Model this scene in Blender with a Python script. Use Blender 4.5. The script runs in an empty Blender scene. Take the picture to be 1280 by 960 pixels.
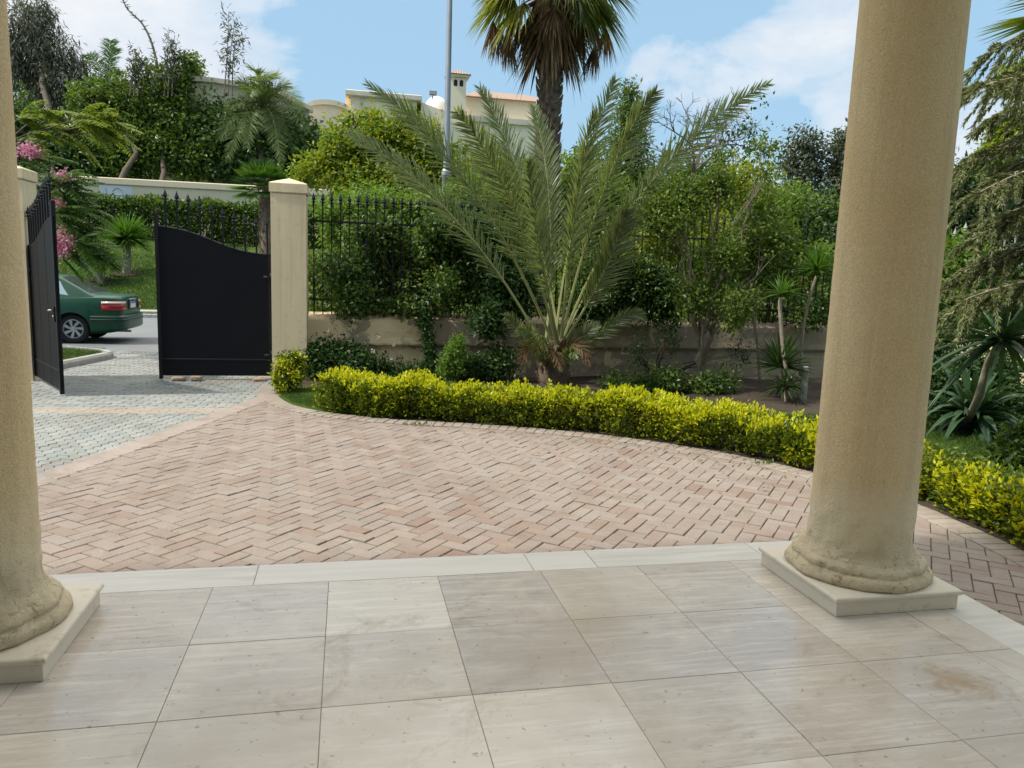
import bpy, bmesh, math, random
import numpy as np
from mathutils import Vector, Matrix, noise as mnoise
rng = np.random.default_rng(11)
random.seed(5)
PI = math.pi
SC = bpy.context.scene
COL = SC.collection

# ------------------------------------------------------------------ camera
FPX, PITCH, ROLL, YAW = 948.9, 0.14264, 0.033682, 0.216368
C = np.array([0.6373, -3.1624, 1.712])
_cp, _sp = math.cos(PITCH), math.sin(PITCH)
FW = np.array([math.sin(YAW)*_cp, math.cos(YAW)*_cp, -_sp])
_rt = np.array([math.cos(YAW), -math.sin(YAW), 0.0]); _up = np.cross(_rt, FW)
RT = math.cos(ROLL)*_rt + math.sin(ROLL)*_up
UP = -math.sin(ROLL)*_rt + math.cos(ROLL)*_up
def ray(x, y): return FPX*FW + (x-640)*RT - (y-480)*UP
def G(x, y, z=0.0):
    d = ray(x, y); return C + d*(z-C[2])/d[2]
def at(x, y, Y):
    d = ray(x, y); return C + d*(Y-C[1])/d[1]
def dep(x, y, D): return C + ray(x, y)*D/FPX
def pxs(p, D): return p*D/FPX
cd = bpy.data.cameras.new('camera'); cam = bpy.data.objects.new('camera', cd); COL.objects.link(cam)
cd.sensor_width = 36; cd.lens = FPX/1280*36; cd.clip_end = 3000; cd.clip_start = 0.05
cam.matrix_world = Matrix(((RT[0], UP[0], -FW[0], C[0]), (RT[1], UP[1], -FW[1], C[1]), (RT[2], UP[2], -FW[2], C[2]), (0, 0, 0, 1)))
SC.camera = cam

# ------------------------------------------------------------------ object helpers
def tag(o, label=None, cat=None, group=None, kind=None):
    if label: o['label'] = label
    if cat: o['category'] = cat
    if group: o['group'] = group
    if kind: o['kind'] = kind
    return o
def empty(name, loc=(0, 0, 0), label=None, cat=None, group=None, rz=0.0):
    o = bpy.data.objects.new(name, None); COL.objects.link(o)
    o.location = tuple(float(v) for v in loc); o.rotation_euler = (0, 0, rz)
    return tag(o, label, cat, group)
def world_loc(o):
    p = Vector((0, 0, 0))
    while o is not None:
        p += o.location; o = o.parent
    return p
def link_mesh(name, me, mats, parent=None, local=False):
    if not isinstance(mats, (list, tuple)): mats = [mats]
    for m in mats: me.materials.append(m)
    o = bpy.data.objects.new(name, me); COL.objects.link(o)
    if parent is not None:
        o.parent = parent
        if not local: o.location = -world_loc(parent)     # geometry given in world coordinates
    return o
def np_mesh(name, V, F, mats, parent=None, mi=None, smooth=False, local=False):
    """V (n,3); F list of integer arrays (m,k)"""
    V = np.asarray(V, dtype=np.float32)
    if not isinstance(F, (list, tuple)) or isinstance(F[0], tuple): F = [F]
    F = [np.asarray(f, dtype=np.int32) for f in F if len(f)]
    me = bpy.data.meshes.new(name)
    me.vertices.add(len(V)); me.vertices.foreach_set('co', V.ravel())
    loops = np.concatenate([f.ravel() for f in F]); sizes = np.concatenate([np.full(len(f), f.shape[1], np.int32) for f in F])
    me.loops.add(len(loops)); me.loops.foreach_set('vertex_index', loops)
    me.polygons.add(len(sizes)); st = np.zeros(len(sizes), np.int32); st[1:] = np.cumsum(sizes)[:-1]
    me.polygons.foreach_set('loop_start', st)
    if mi is not None: me.polygons.foreach_set('material_index', np.asarray(mi, np.int32))
    me.polygons.foreach_set('use_smooth', np.full(len(sizes), bool(smooth)))
    me.update(calc_edges=True); me.validate()
    return link_mesh(name, me, mats, parent, local)
class MB:
    """collects shapes into one mesh"""
    def __init__(s): s.V = []; s.F = {}; s.n = 0; s.M = {}
    def add(s, V, F, m=0):
        V = np.asarray(V, float).reshape(-1, 3); F = np.asarray(F, int)
        k = F.shape[1]; s.F.setdefault(k, []).append(F+s.n); s.M.setdefault(k, []).append(np.full(len(F), m))
        s.V.append(V); s.n += len(V); return s
    def box(s, a, b, m=0, bev=0.0):
        (x0, y0, z0), (x1, y1, z1) = a, b
        if bev > 0:
            e = bev; V = []; 
            for z, i in ((z0, e), (z0+e, 0), (z1-e, 0), (z1, e)):
                V += [(x0+i, y0+i, z), (x1-i, y0+i, z), (x1-i, y1-i, z), (x0+i, y1-i, z)]
            F = [(3, 2, 1, 0), (12, 13, 14, 15)]
            for r in range(3):
                for q in range(4): F.append((r*4+q, r*4+(q+1) % 4, r*4+4+(q+1) % 4, r*4+4+q))
            return s.add(V, F, m)
        V = [(x0, y0, z0), (x1, y0, z0), (x1, y1, z0), (x0, y1, z0), (x0, y0, z1), (x1, y0, z1), (x1, y1, z1), (x0, y1, z1)]
        return s.add(V, [(3, 2, 1, 0), (4, 5, 6, 7), (0, 1, 5, 4), (1, 2, 6, 5), (2, 3, 7, 6), (3, 0, 4, 7)], m)
    def tube(s, P, R, n=8, m=0, cap=True):
        P = np.asarray(P, float); R = np.broadcast_to(np.asarray(R, float), (len(P),))
        T = np.gradient(P, axis=0) if len(P) > 2 else np.repeat((P[1:]-P[:1]), 2, 0)
        T /= np.linalg.norm(T, axis=1, keepdims=True)+1e-9
        ref = np.array([0, 0, 1.0]) if abs(T[0][2]) < .9 else np.array([1.0, 0, 0])
        V = []
        a = np.linspace(0, 2*PI, n, endpoint=False)
        for p, t, r in zip(P, T, R):
            u = ref-t*(ref@t); u /= np.linalg.norm(u)+1e-9; w = np.cross(t, u); ref = u
            V.append(p+r*(np.cos(a)[:, None]*u+np.sin(a)[:, None]*w))
        V = np.concatenate(V); k = len(P)
        F = [(i*n+j, i*n+(j+1) % n, (i+1)*n+(j+1) % n, (i+1)*n+j) for i in range(k-1) for j in range(n)]
        if cap:
            V = np.concatenate([V, P[:1], P[-1:]]); c0, c1 = k*n, k*n+1
            F3 = [(c0, (j+1) % n, j) for j in range(n)]+[(c1, (k-1)*n+j, (k-1)*n+(j+1) % n) for j in range(n)]
            b = s.n; s.add(V, F, m); s.F.setdefault(3, []).append(np.array(F3)+b); s.M.setdefault(3, []).append(np.full(len(F3), m)); return s
        return s.add(V, F, m)
    def lathe(s, prof, c, n=24, m=0):
        a = np.linspace(0, 2*PI, n, endpoint=False); V = []
        for r, z in prof: V.append(np.stack([c[0]+r*np.cos(a), c[1]+r*np.sin(a), np.full(n, c[2]+z)], 1))
        k = len(prof); F = [(i*n+j, i*n+(j+1) % n, (i+1)*n+(j+1) % n, (i+1)*n+j) for i in range(k-1) for j in range(n)]
        return s.add(np.concatenate(V), F, m)
    def prism(s, poly, z0, z1, m=0):
        """vertical prism over an xy polygon"""
        n = len(poly); V = [(x, y, z0) for x, y in poly]+[(x, y, z1) for x, y in poly]
        b = s.n; s.add(V, [(j, (j+1) % n, n+(j+1) % n, n+j) for j in range(n)], m)
        for f in ([tuple(range(n-1, -1, -1))], [tuple(range(n, 2*n))]):
            s.F.setdefault(n, []).append(np.array(f)+b); s.M.setdefault(n, []).append(np.array([m]))
        return s
    def plate(s, poly, y0, y1, m=0):
        """upright plate over an xz polygon (counter-clockwise seen from -Y)"""
        n = len(poly); V = [(x, y0, z) for x, z in poly]+[(x, y1, z) for x, z in poly]
        b = s.n; s.add(V, [((j+1) % n, j, n+j, n+(j+1) % n) for j in range(n)], m)
        for f in ([tuple(range(n))], [tuple(range(2*n-1, n-1, -1))]):
            s.F.setdefault(n, []).append(np.array(f)+b); s.M.setdefault(n, []).append(np.array([m]))
        return s
    def build(s, name, mats, parent=None, smooth=False, local=False):
        ks = sorted(s.F)
        return np_mesh(name, np.concatenate(s.V), [np.concatenate(s.F[k]) for k in ks], mats, parent,
                       np.concatenate([np.concatenate(s.M[k]) for k in ks]), smooth, local)
def autosmooth(o, ang=40):
    me = o.data
    me.polygons.foreach_set('use_smooth', np.ones(len(me.polygons), bool))
    try: me.set_sharp_from_angle(angle=math.radians(ang))
    except Exception: pass
    return o

# ------------------------------------------------------------------ materials
def new_mat(name):
    m = bpy.data.materials.new(name); m.use_nodes = True; nt = m.node_tree
    return m, nt, nt.nodes['Principled BSDF']
def N(nt, t, **kw):
    n = nt.nodes.new(t)
    for k, v in kw.items():
        if k in n.inputs: n.inputs[k].default_value = v
        else: setattr(n, k, v)
    return n
def ramp(nt, fac, stops, interp='LINEAR'):
    r = nt.nodes.new('ShaderNodeValToRGB'); r.color_ramp.interpolation = interp
    els = r.color_ramp.elements
    while len(els) < len(stops): els.new(0.5)
    for e, (p, c) in zip(els, stops):
        e.position = p; e.color = (c[0], c[1], c[2], 1) if hasattr(c, '__len__') else (c, c, c, 1)
    nt.links.new(fac, r.inputs[0]); return r.outputs[0]
def mix(nt, fac, a, b, mode='MIX'):
    n = nt.nodes.new('ShaderNodeMix'); n.data_type = 'RGBA'; n.blend_type = mode
    for v, i in ((fac, 0), (a, 6), (b, 7)):
        if hasattr(v, 'is_linked') or hasattr(v, 'links'): nt.links.new(v, n.inputs[i])
        elif i == 0: n.inputs[0].default_value = v
        else: n.inputs[i].default_value = (v[0], v[1], v[2], 1)
    return n.outputs[2]
def math_n(nt, op, a, b=0.0, c=None):
    n = nt.nodes.new('ShaderNodeMath'); n.operation = op
    for i, v in enumerate((a, b) if c is None else (a, b, c)):
        if isinstance(v, (int, float)): n.inputs[i].default_value = v
        else: nt.links.new(v, n.inputs[i])
    return n.outputs[0]
def coords(nt, sc=(1, 1, 1), rot=0.0, offset=None):
    tc = nt.nodes.new('ShaderNodeTexCoord'); mp = nt.nodes.new('ShaderNodeMapping')
    mp.inputs['Scale'].default_value = sc; mp.inputs['Rotation'].default_value = (0, 0, rot)
    nt.links.new(tc.outputs['Object'], mp.inputs['Vector'])
    if offset is not None: nt.links.new(offset, mp.inputs['Location'])
    return mp.outputs[0]
def noise_n(nt, vec, scale, detail=4, rough=.55, dist=0.0):
    n = nt.nodes.new('ShaderNodeTexNoise'); n.inputs['Scale'].default_value = scale; n.inputs['Detail'].default_value = detail
    n.inputs['Roughness'].default_value = rough; n.inputs['Distortion'].default_value = dist
    nt.links.new(vec, n.inputs['Vector']); return n.outputs['Fac']
def bump(nt, bs, h, strength=.3, dist=.01):
    b = nt.nodes.new('ShaderNodeBump'); b.inputs['Strength'].default_value = strength; b.inputs['Distance'].default_value = dist
    nt.links.new(h, b.inputs['Height']); nt.links.new(b.outputs[0], bs.inputs['Normal']); return b
def rnd(nt):
    return nt.nodes.new('ShaderNodeNewGeometry').outputs['Random Per Island']
def plain(name, c1, c2=None, scale=4, rough=.6, bs_=None, metal=0.0, spec=.5):
    m, nt, b = new_mat(name)
    v = coords(nt)
    if c2 is None: c2 = tuple(x*.75 for x in c1)
    nf = noise_n(nt, v, scale, 6, .6)
    nt.links.new(ramp(nt, nf, [(.3, c1), (.7, c2)]), b.inputs['Base Color'])
    b.inputs['Roughness'].default_value = rough; b.inputs['Metallic'].default_value = metal
    b.inputs['Specular IOR Level'].default_value = spec
    if bs_: bump(nt, b, noise_n(nt, v, bs_[0], 5, .65), bs_[1], bs_[2] if len(bs_) > 2 else .01)
    return m
def leafmat(name, cols, trans=.35, rough=.45, tcol=None, patch=None):
    m, nt, b = new_mat(name)
    r = rnd(nt)
    n = len(cols); c = ramp(nt, r, [(i/(n-1), col) for i, col in enumerate(cols)])
    if patch is not None:
        nf = noise_n(nt, coords(nt), patch[0], 2)
        c = mix(nt, ramp(nt, nf, [(.42, 0), (.62, 1)]), c, patch[1])
    nt.links.new(c, b.inputs['Base Color']); b.inputs['Roughness'].default_value = rough
    b.inputs['Specular IOR Level'].default_value = .35
    t = nt.nodes.new('ShaderNodeBsdfTranslucent')
    tc = mix(nt, 1.0, c, tcol or (1.25, 1.3, .55), 'MULTIPLY'); nt.links.new(tc, t.inputs['Color'])
    ms = nt.nodes.new('ShaderNodeMixShader'); ms.inputs[0].default_value = trans
    nt.links.new(b.outputs[0], ms.inputs[1]); nt.links.new(t.outputs[0], ms.inputs[2])
    nt.links.new(ms.outputs[0], nt.nodes['Material Output'].inputs['Surface'])
    return m
M = {}
M['bark'] = plain('bark', (.16, .12, .085), (.07, .055, .04), 9, .9, (30, .6, .02))
M['bark_pale'] = plain('bark_pale', (.34, .29, .22), (.18, .15, .11), 9, .9, (30, .5, .02))
M['bark_tan'] = plain('bark_tan', (.26, .215, .155), (.13, .105, .075), 9, .9, (30, .5, .02))
M['palm_trunk'] = plain('palm_trunk', (.22, .16, .11), (.08, .055, .038), 7, .95, (22, .8, .03))
def panel_mat():
    m, nt, b = new_mat('gate_panel'); v = coords(nt); st = noise_n(nt, coords(nt, (6, 6, .5)), 1.5, 6, .7)
    c = mix(nt, ramp(nt, st, [(.45, 0), (.75, .8)]), (.004, .0055, .010), (.016, .017, .020)); du = noise_n(nt, v, 5, 7, .75)
    c = mix(nt, ramp(nt, du, [(.60, 0), (.75, .3)]), c, (.07, .06, .05)); nt.links.new(c, b.inputs['Base Color'])
    nt.links.new(ramp(nt, du, [(.3, .36), (.7, .62)]), b.inputs['Roughness']); b.inputs['Specular IOR Level'].default_value = .2
    bump(nt, b, noise_n(nt, v, 2.5, 3), .12, .02); return m
M['black_panel'] = panel_mat()
M['black_metal'] = plain('black_metal', (.006, .007, .010), (.011, .012, .015), 3, .5, (60, .08, .004), 0.0, .25)
M['black_panel'] = plain('black_panel', (.0035, .005, .009), (.006, .007, .011), 2, .5, (5, .1, .01), 0.0, .16)
M['grey_metal'] = plain('grey_metal', (.42, .43, .45), (.32, .33, .35), 3, .45, None, .6)
M['pale_iron'] = plain('pale_iron', (.45, .42, .38), (.3, .28, .25), 8, .6)
M['brass'] = plain('brass', (.55, .5, .42), (.4, .36, .3), 9, .35, None, .9)
M['stone_dust'] = plain('stone_dust', (.33, .3, .26), (.24, .21, .18), 6, .95)
M['joint_sand'] = plain('joint_sand', (.10, .085, .07), (.065, .055, .045), 6, .95)
M['soil'] = plain('soil', (.075, .052, .034), (.035, .025, .017), 3, .95, (25, .8, .03))
M['concrete'] = plain('concrete', (.42, .41, .38), (.3, .29, .27), 5, .9, (60, .3, .006))
M['villa'] = plain('villa', (.86, .73, .54), (.80, .67, .49), .6, .85)
M['villa_trim'] = plain('villa_trim', (.68, .60, .47), (.58, .5, .38), 1, .8)
M['dome_white'] = plain('dome_white', (.8, .8, .78), (.72, .72, .7), 1, .5)
M['dark'] = plain('dark', (.02, .018, .015), None, 3, .8)
M['tyre'] = plain('tyre', (.012, .012, .013), None, 10, .8)
M['alloy'] = plain('alloy', (.5, .51, .53), (.4, .41, .43), 5, .35, None, .7)
M['lamp_red'] = plain('lamp_red', (.36, .01, .014), (.26, .007, .01), 8, .15)
M['lamp_white'] = plain('lamp_white', (.8, .6, .55), (.75, .5, .45), 8, .15)
M['plate_white'] = plain('plate_white', (.75, .77, .8), (.6, .65, .72), 20, .4)
M['plate_blue'] = plain('plate_blue', (.05, .2, .5), (.08, .25, .55), 10, .4)
M['black_plastic'] = plain('black_plastic', (.015, .018, .018), None, 4, .5)
def carpaint():
    m, nt, b = new_mat('car_paint')
    nf = noise_n(nt, coords(nt), 3, 3)
    nt.links.new(ramp(nt, nf, [(.3, (.003, .046, .024)), (.7, (.004, .054, .029))]), b.inputs['Base Color'])
    b.inputs['Metallic'].default_value = .0; b.inputs['Roughness'].default_value = .4
    b.inputs['Specular IOR Level'].default_value = .3; b.inputs['Coat Weight'].default_value = .22; b.inputs['Coat Roughness'].default_value = .06
    return m
M['car_paint'] = carpaint()
def glass_dark():
    m, nt, b = new_mat('car_glass'); nf = noise_n(nt, coords(nt), 2, 2)
    nt.links.new(ramp(nt, nf, [(.3, (.34, .42, .43)), (.7, (.38, .46, .47))]), b.inputs['Base Color'])
    b.inputs['Roughness'].default_value = .06; b.inputs['Metallic'].default_value = .85; return m
M['car_glass'] = glass_dark()
def rooftile():
    m, nt, b = new_mat('roof_tile'); v = coords(nt, (1, 1, 1))
    w = nt.nodes.new('ShaderNodeTexWave'); w.inputs['Scale'].default_value = 1.6; w.inputs['Distortion'].default_value = .4; nt.links.new(v, w.inputs['Vector'])
    nf = noise_n(nt, v, 6, 4)
    c = mix(nt, nf, (.34, .22, .16), (.46, .34, .27)); nt.links.new(c, b.inputs['Base Color']); b.inputs['Roughness'].default_value = .85
    bump(nt, b, w.outputs['Fac'], .8, .08); return m
M['roof_tile'] = rooftile()
def terrace_mat():
    m, nt, b = new_mat('travertine'); r = rnd(nt)
    comb = nt.nodes.new('ShaderNodeCombineXYZ')
    for i, k in enumerate((37.0, 61.0, 0.0)): nt.links.new(math_n(nt, 'MULTIPLY', r, k), comb.inputs[i])
    vs = coords(nt, (1.0, 12, 1), 0, comb.outputs[0]); v = coords(nt, (1, 1, 1), 0, comb.outputs[0]); v0 = coords(nt)
    streak = noise_n(nt, vs, 2.3, 12, .74, .45)
    blot = noise_n(nt, v, 3.2, 7, .68, .4)
    tint = ramp(nt, r, [(0, (.68, .62, .56)), (.15, (.56, .51, .475)), (.3, (.74, .68, .60)), (.45, (.63, .565, .50)), (.6, (.53, .485, .455)), (.75, (.70, .63, .54)), (.9, (.58, .515, .45)), (1, (.72, .66, .58))])
    vein = ramp(nt, streak, [(.30, (.58, .54, .52)), (.40, (.80, .77, .75)), (.46, (.90, .87, .85)), (.50, (.82, .80, .79)), (.56, (1.0, .99, .98)), (.68, (1.12, 1.10, 1.07))])
    strength = ramp(nt, math_n(nt, 'FRACT', math_n(nt, 'MULTIPLY', r, 7.3)), [(0, .3), (.5, .8), (1, 1.0)])
    c = mix(nt, strength, tint, mix(nt, 1.0, tint, vein, 'MULTIPLY'))
    blotm = ramp(nt, blot, [(.46, 0), (.72, .5)])
    c = mix(nt, blotm, c, (.72, .66, .57))
    stain = ramp(nt, noise_n(nt, v0, .9, 6, .62, .3), [(.50, 0), (.70, .6)])
    c = mix(nt, stain, c, (.44, .36, .27))
    grime = ramp(nt, noise_n(nt, v0, 2.6, 8, .72, .9), [(.56, 0), (.70, .5)])
    c = mix(nt, grime, c, (.33, .25, .17))
    p_ = G(1195, 850, .15); dv = nt.nodes.new('ShaderNodeVectorMath'); dv.operation = 'DISTANCE'; nt.links.new(v0, dv.inputs[0]); dv.inputs[1].default_value = tuple(float(q) for q in p_)
    rust = math_n(nt, 'ADD', math_n(nt, 'MULTIPLY', dv.outputs['Value'], -1.6), noise_n(nt, coords(nt, (1, 1.6, 1)), 9, 8, .75, .8))
    c = mix(nt, ramp(nt, rust, [(.28, 0), (.46, .6)]), c, (.36, .245, .11))
    spots = ramp(nt, noise_n(nt, v0, 26, 4, .6), [(.655, 0), (.69, .7)])
    c = mix(nt, spots, c, (.30, .24, .17))
    nt.links.new(c, b.inputs['Base Color'])
    nt.links.new(ramp(nt, blot, [(.3, .10), (.7, .26)]), b.inputs['Roughness'])
    bump(nt, b, math_n(nt, 'ADD', streak, math_n(nt, 'MULTIPLY', noise_n(nt, v0, 60, 3), .3)), .06, .006)
    return m
M['travertine'] = terrace_mat()
def edge_mat():
    m, nt, b = new_mat('grey_marble'); r = rnd(nt)
    comb = nt.nodes.new('ShaderNodeCombineXYZ')
    for i, k in enumerate((17.0, 41.0, 0.0)): nt.links.new(math_n(nt, 'MULTIPLY', r, k), comb.inputs[i])
    streak = noise_n(nt, coords(nt, (1.0, 13, 1), 0, comb.outputs[0]), 1.6, 6, .6, .3)
    c = mix(nt, ramp(nt, streak, [(.35, 0), (.65, 1)]), mix(nt, r, (.52, .485, .44), (.62, .58, .53)), (.68, .645, .595))
    nt.links.new(c, b.inputs['Base Color']); b.inputs['Roughness'].default_value = .42; return m
M['grey_marble'] = edge_mat()
def brick_mat(name, cols, dust, dustcol, rough=.85):
    m, nt, b = new_mat(name); r = rnd(nt); v = coords(nt)
    n = len(cols); c = ramp(nt, r, [(i/(n-1), k) for i, k in enumerate(cols)])
    big = noise_n(nt, v, .75, 6, .65, .5)
    c = mix(nt, ramp(nt, big, [(.40, 0), (.66, dust)]), c, dustcol)
    dirt = noise_n(nt, v, 3.3, 6, .7, .8)
    c = mix(nt, ramp(nt, dirt, [(.52, 0), (.72, .6)]), c, (.19, .14, .10))
    c = mix(nt, ramp(nt, noise_n(nt, v, 1.1, 8, .7, 1.2), [(.51, 0), (.62, .45)]), c, (.18, .135, .10))
    c = mix(nt, ramp(nt, noise_n(nt, v, 2.1, 7, .7, .6), [(.63, 0), (.72, .55)]), c, (.44, .40, .35))
    fine = noise_n(nt, v, 70, 5, .7)
    c = mix(nt, .35, c, mix(nt, 1.0, c, ramp(nt, fine, [(.3, .55), (.7, 1.35)]), 'MULTIPLY'))
    nt.links.new(c, b.inputs['Base Color']); b.inputs['Roughness'].default_value = rough
    bump(nt, b, fine, .25, .004); return m
M['red_brick'] = brick_mat('red_brick', [(.23, .172, .142), (.265, .21, .178), (.22, .182, .158), (.285, .235, .198), (.22, .148, .114), (.265, .226, .20), (.24, .19, .16)], .65, (.30, .256, .218))
M['grey_paver'] = brick_mat('grey_paver', [(.21, .23, .225), (.26, .275, .265), (.29, .30, .28), (.19, .215, .21), (.275, .28, .265)], .5, (.32, .325, .30))
M['sunlit_paver'] = brick_mat('sunlit_paver', [(.33, .295, .235), (.30, .275, .225), (.34, .27, .225), (.31, .295, .245)], .4, (.34, .31, .26))  # paler tone carries the sunlight of the strip in its colour
M['band_paver'] = brick_mat('band_paver', [(.31, .25, .215), (.285, .225, .195), (.33, .28, .245)], .5, (.345, .305, .27))
M['border_paver'] = brick_mat('border_paver', [(.31, .26, .215), (.28, .23, .19), (.335, .29, .24), (.275, .24, .20)], .5, (.335, .295, .25))
M['road'] = brick_mat('road_paver', [(.15, .165, .18), (.17, .185, .195)], .5, (.21, .22, .225))
def stucco(name, c1, c2, sc=160, strength=.5):
    m, nt, b = new_mat(name); v = coords(nt)
    grain = noise_n(nt, v, sc, 5, .7); big = noise_n(nt, v, 2.2, 6, .6)
    c = mix(nt, ramp(nt, big, [(.35, 0), (.7, 1)]), c1, c2)
    c = mix(nt, .5, c, mix(nt, 1.0, c, ramp(nt, grain, [(.32, .55), (.66, 1.25)]), 'MULTIPLY'))
    streak_ = noise_n(nt, coords(nt, (9, 9, .35)), 1.3, 5, .65)
    c = mix(nt, ramp(nt, streak_, [(.5, 0), (.75, .35)]), c, (.42, .31, .17))
    # salt-bleached, grimy foot of the shaft
    sx = nt.nodes.new('ShaderNodeSeparateXYZ'); nt.links.new(v, sx.inputs[0])
    hz = math_n(nt, 'ADD', sx.outputs[2], math_n(nt, 'MULTIPLY', noise_n(nt, v, 5, 5, .7), -.55))
    c = mix(nt, ramp(nt, hz, [(.26, .85), (.56, 0)]), c, (.80, .68, .48))
    pit = noise_n(nt, v, 24, 6, .75, .5)
    low = ramp(nt, hz, [(.08, 1), (.34, 0)])
    pm_ = math_n(nt, 'MULTIPLY', low, ramp(nt, pit, [(.55, 0), (.66, .85)]))
    ridge = math_n(nt, 'MULTIPLY', low, math_n(nt, 'ADD', math_n(nt, 'MULTIPLY', noise_n(nt, coords(nt, (1, 1, 2.2)), 34, 6, .8, .6), 1.5), math_n(nt, 'MULTIPLY', pit, -1.2)))
    c = mix(nt, pm_, c, (.33, .23, .12))
    nt.links.new(c, b.inputs['Base Color']); b.inputs['Roughness'].default_value = .92; b.inputs['Specular IOR Level'].default_value = .2
    bump(nt, b, math_n(nt, 'ADD', ridge, math_n(nt, 'ADD', grain, math_n(nt, 'MULTIPLY', noise_n(nt, v, 45, 3), .8))), strength, .010); return m
M['column_stucco'] = stucco('column_stucco', (.78, .585, .325), (.84, .66, .40), 120, .9)
M['house_stucco'] = plain('house_stucco', (.72, .64, .50), (.68, .60, .47), 2, .9); M['ceiling_white'] = plain('ceiling_white', (.82, .80, .76), (.78, .76, .72), 2, .9)
def pillar_mat():
    m, nt, b = new_mat('pillar_plaster'); v = coords(nt)
    big = noise_n(nt, coords(nt, (1, 1, .35)), 2.5, 7, .65)
    c = mix(nt, ramp(nt, big, [(.3, 0), (.7, 1)]), (.72, .60, .40), (.62, .51, .34))
    c = mix(nt, ramp(nt, noise_n(nt, v, 14, 6, .7), [(.57, 0), (.70, .5)]), c, (.38, .3, .2))
    c = mix(nt, ramp(nt, noise_n(nt, coords(nt, (7, 7, .3)), 1.6, 6, .7), [(.52, 0), (.72, .45)]), c, (.36, .29, .19))
    nt.links.new(c, b.inputs['Base Color']); b.inputs['Roughness'].default_value = .9
    bump(nt, b, noise_n(nt, v, 90, 4), .25, .006); return m
M['pillar_plaster'] = pillar_mat()
def wall_mat():
    m, nt, b = new_mat('peeling_plaster'); v = coords(nt)
    base = mix(nt, noise_n(nt, coords(nt, (1, 1, .5)), 3, 6, .65), (.82, .64, .39), (.66, .51, .32))
    edge = noise_n(nt, v, 1.5, 7, .62, .6)
    sx = nt.nodes.new('ShaderNodeSeparateXYZ'); nt.links.new(v, sx.inputs[0])
    e2 = math_n(nt, 'ADD', edge, math_n(nt, 'MULTIPLY', math_n(nt, 'SUBTRACT', sx.outputs[0], 1.6), .028))
    under = mix(nt, noise_n(nt, v, 9, 5, .7), (.44, .345, .245), (.28, .22, .16))
    c = mix(nt, ramp(nt, e2, [(.500, 0), (.512, 1)]), base, under)
    spots = noise_n(nt, v, 2.7, 3, .5, .2)
    c = mix(nt, ramp(nt, spots, [(.60, 0), (.62, .8)]), c, (.50, .39, .25))
    grime = noise_n(nt, coords(nt, (1, 1, .6)), 4, 7, .7)
    c = mix(nt, ramp(nt, grime, [(.55, 0), (.78, .55)]), c, (.17, .13, .085))
    nt.links.new(c, b.inputs['Base Color']); b.inputs['Roughness'].default_value = .95
    bump(nt, b, math_n(nt, 'ADD', math_n(nt, 'MULTIPLY', ramp(nt, e2, [(.500, 1), (.512, 0)]), 1.0), noise_n(nt, v, 35, 5, .7)), .6, .015); return m
M['peeling_plaster'] = wall_mat()
def farwall_mat():
    m, nt, b = new_mat('far_wall'); v = coords(nt, (1, 1, .6))
    c = mix(nt, noise_n(nt, v, .7, 6, .6), (.74, .63, .44), (.64, .53, .36)); nt.links.new(c, b.inputs['Base Color'])
    b.inputs['Roughness'].default_value = .9; return m
M['far_wall'] = farwall_mat()
def grass_ground():
    m, nt, b = new_mat('grass_ground'); v = coords(nt)
    f = noise_n(nt, v, 18, 6, .75); g = noise_n(nt, v, .6, 5, .6)
    c = mix(nt, f, (.035, .065, .010), (.075, .125, .022)); c = mix(nt, ramp(nt, g, [(.4, 0), (.7, .5)]), c, (.095, .12, .028))
    nt.links.new(c, b.inputs['Base Color']); b.inputs['Roughness'].default_value = .9; b.inputs['Specular IOR Level'].default_value = .1
    bump(nt, b, f, .8, .05); return m
M['grass_ground'] = grass_ground()

M['lf_hedge_y'] = leafmat('leaf_new_growth', [(.50, .50, .016), (.64, .62, .022), (.42, .47, .02), (.58, .54, .018)], .4, .4)
M['lf_hedge_g'] = leafmat('leaf_hedge_green', [(.05, .09, .012), (.11, .165, .016), (.18, .22, .018), (.035, .065, .014)], .35, .4)
M['lf_dark'] = leafmat('leaf_dark', [(.024, .06, .016), (.04, .09, .024), (.065, .12, .028), (.03, .07, .022)], .3, .38)
M['lf_ivy'] = leafmat('leaf_creeper', [(.045, .095, .02), (.08, .15, .028), (.14, .205, .035), (.05, .10, .026), (.20, .235, .04)], .35, .35)
M['lf_mid'] = leafmat('leaf_mid', [(.075, .125, .018), (.13, .19, .026), (.18, .235, .034), (.09, .14, .024)], .38, .42)
M['lf_lime'] = leafmat('leaf_lime', [(.19, .24, .016), (.27, .30, .022), (.34, .34, .03), (.14, .20, .02)], .45, .45)
M['lf_bright'] = leafmat('leaf_bright', [(.10, .20, .025), (.15, .26, .04), (.20, .30, .05), (.08, .16, .025)], .45, .45)
M['lf_grey'] = leafmat('leaf_olive', [(.07, .085, .05), (.11, .125, .075), (.085, .10, .055)], .25, .5)
M['lf_euca'] = leafmat('leaf_eucalyptus', [(.05, .06, .045), (.085, .095, .07), (.11, .11, .08)], .3, .5)
M['lf_date'] = leafmat('leaf_date', [(.135, .175, .075), (.18, .22, .105), (.23, .26, .14), (.11, .15, .06)], .34, .33)
M['palm_stalk'] = plain('palm_stalk', (.30, .31, .12), (.22, .24, .09), 5, .5)
M['lf_fan'] = leafmat('leaf_fan', [(.09, .13, .025), (.16, .19, .03), (.06, .095, .02)], .4, .38)
M['lf_fan_sun'] = leafmat('leaf_fan_sunlit', [(.22, .24, .035), (.32, .29, .045), (.18, .22, .03)], .5, .38)  # sun glowing through the leaves, put into the colour
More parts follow.
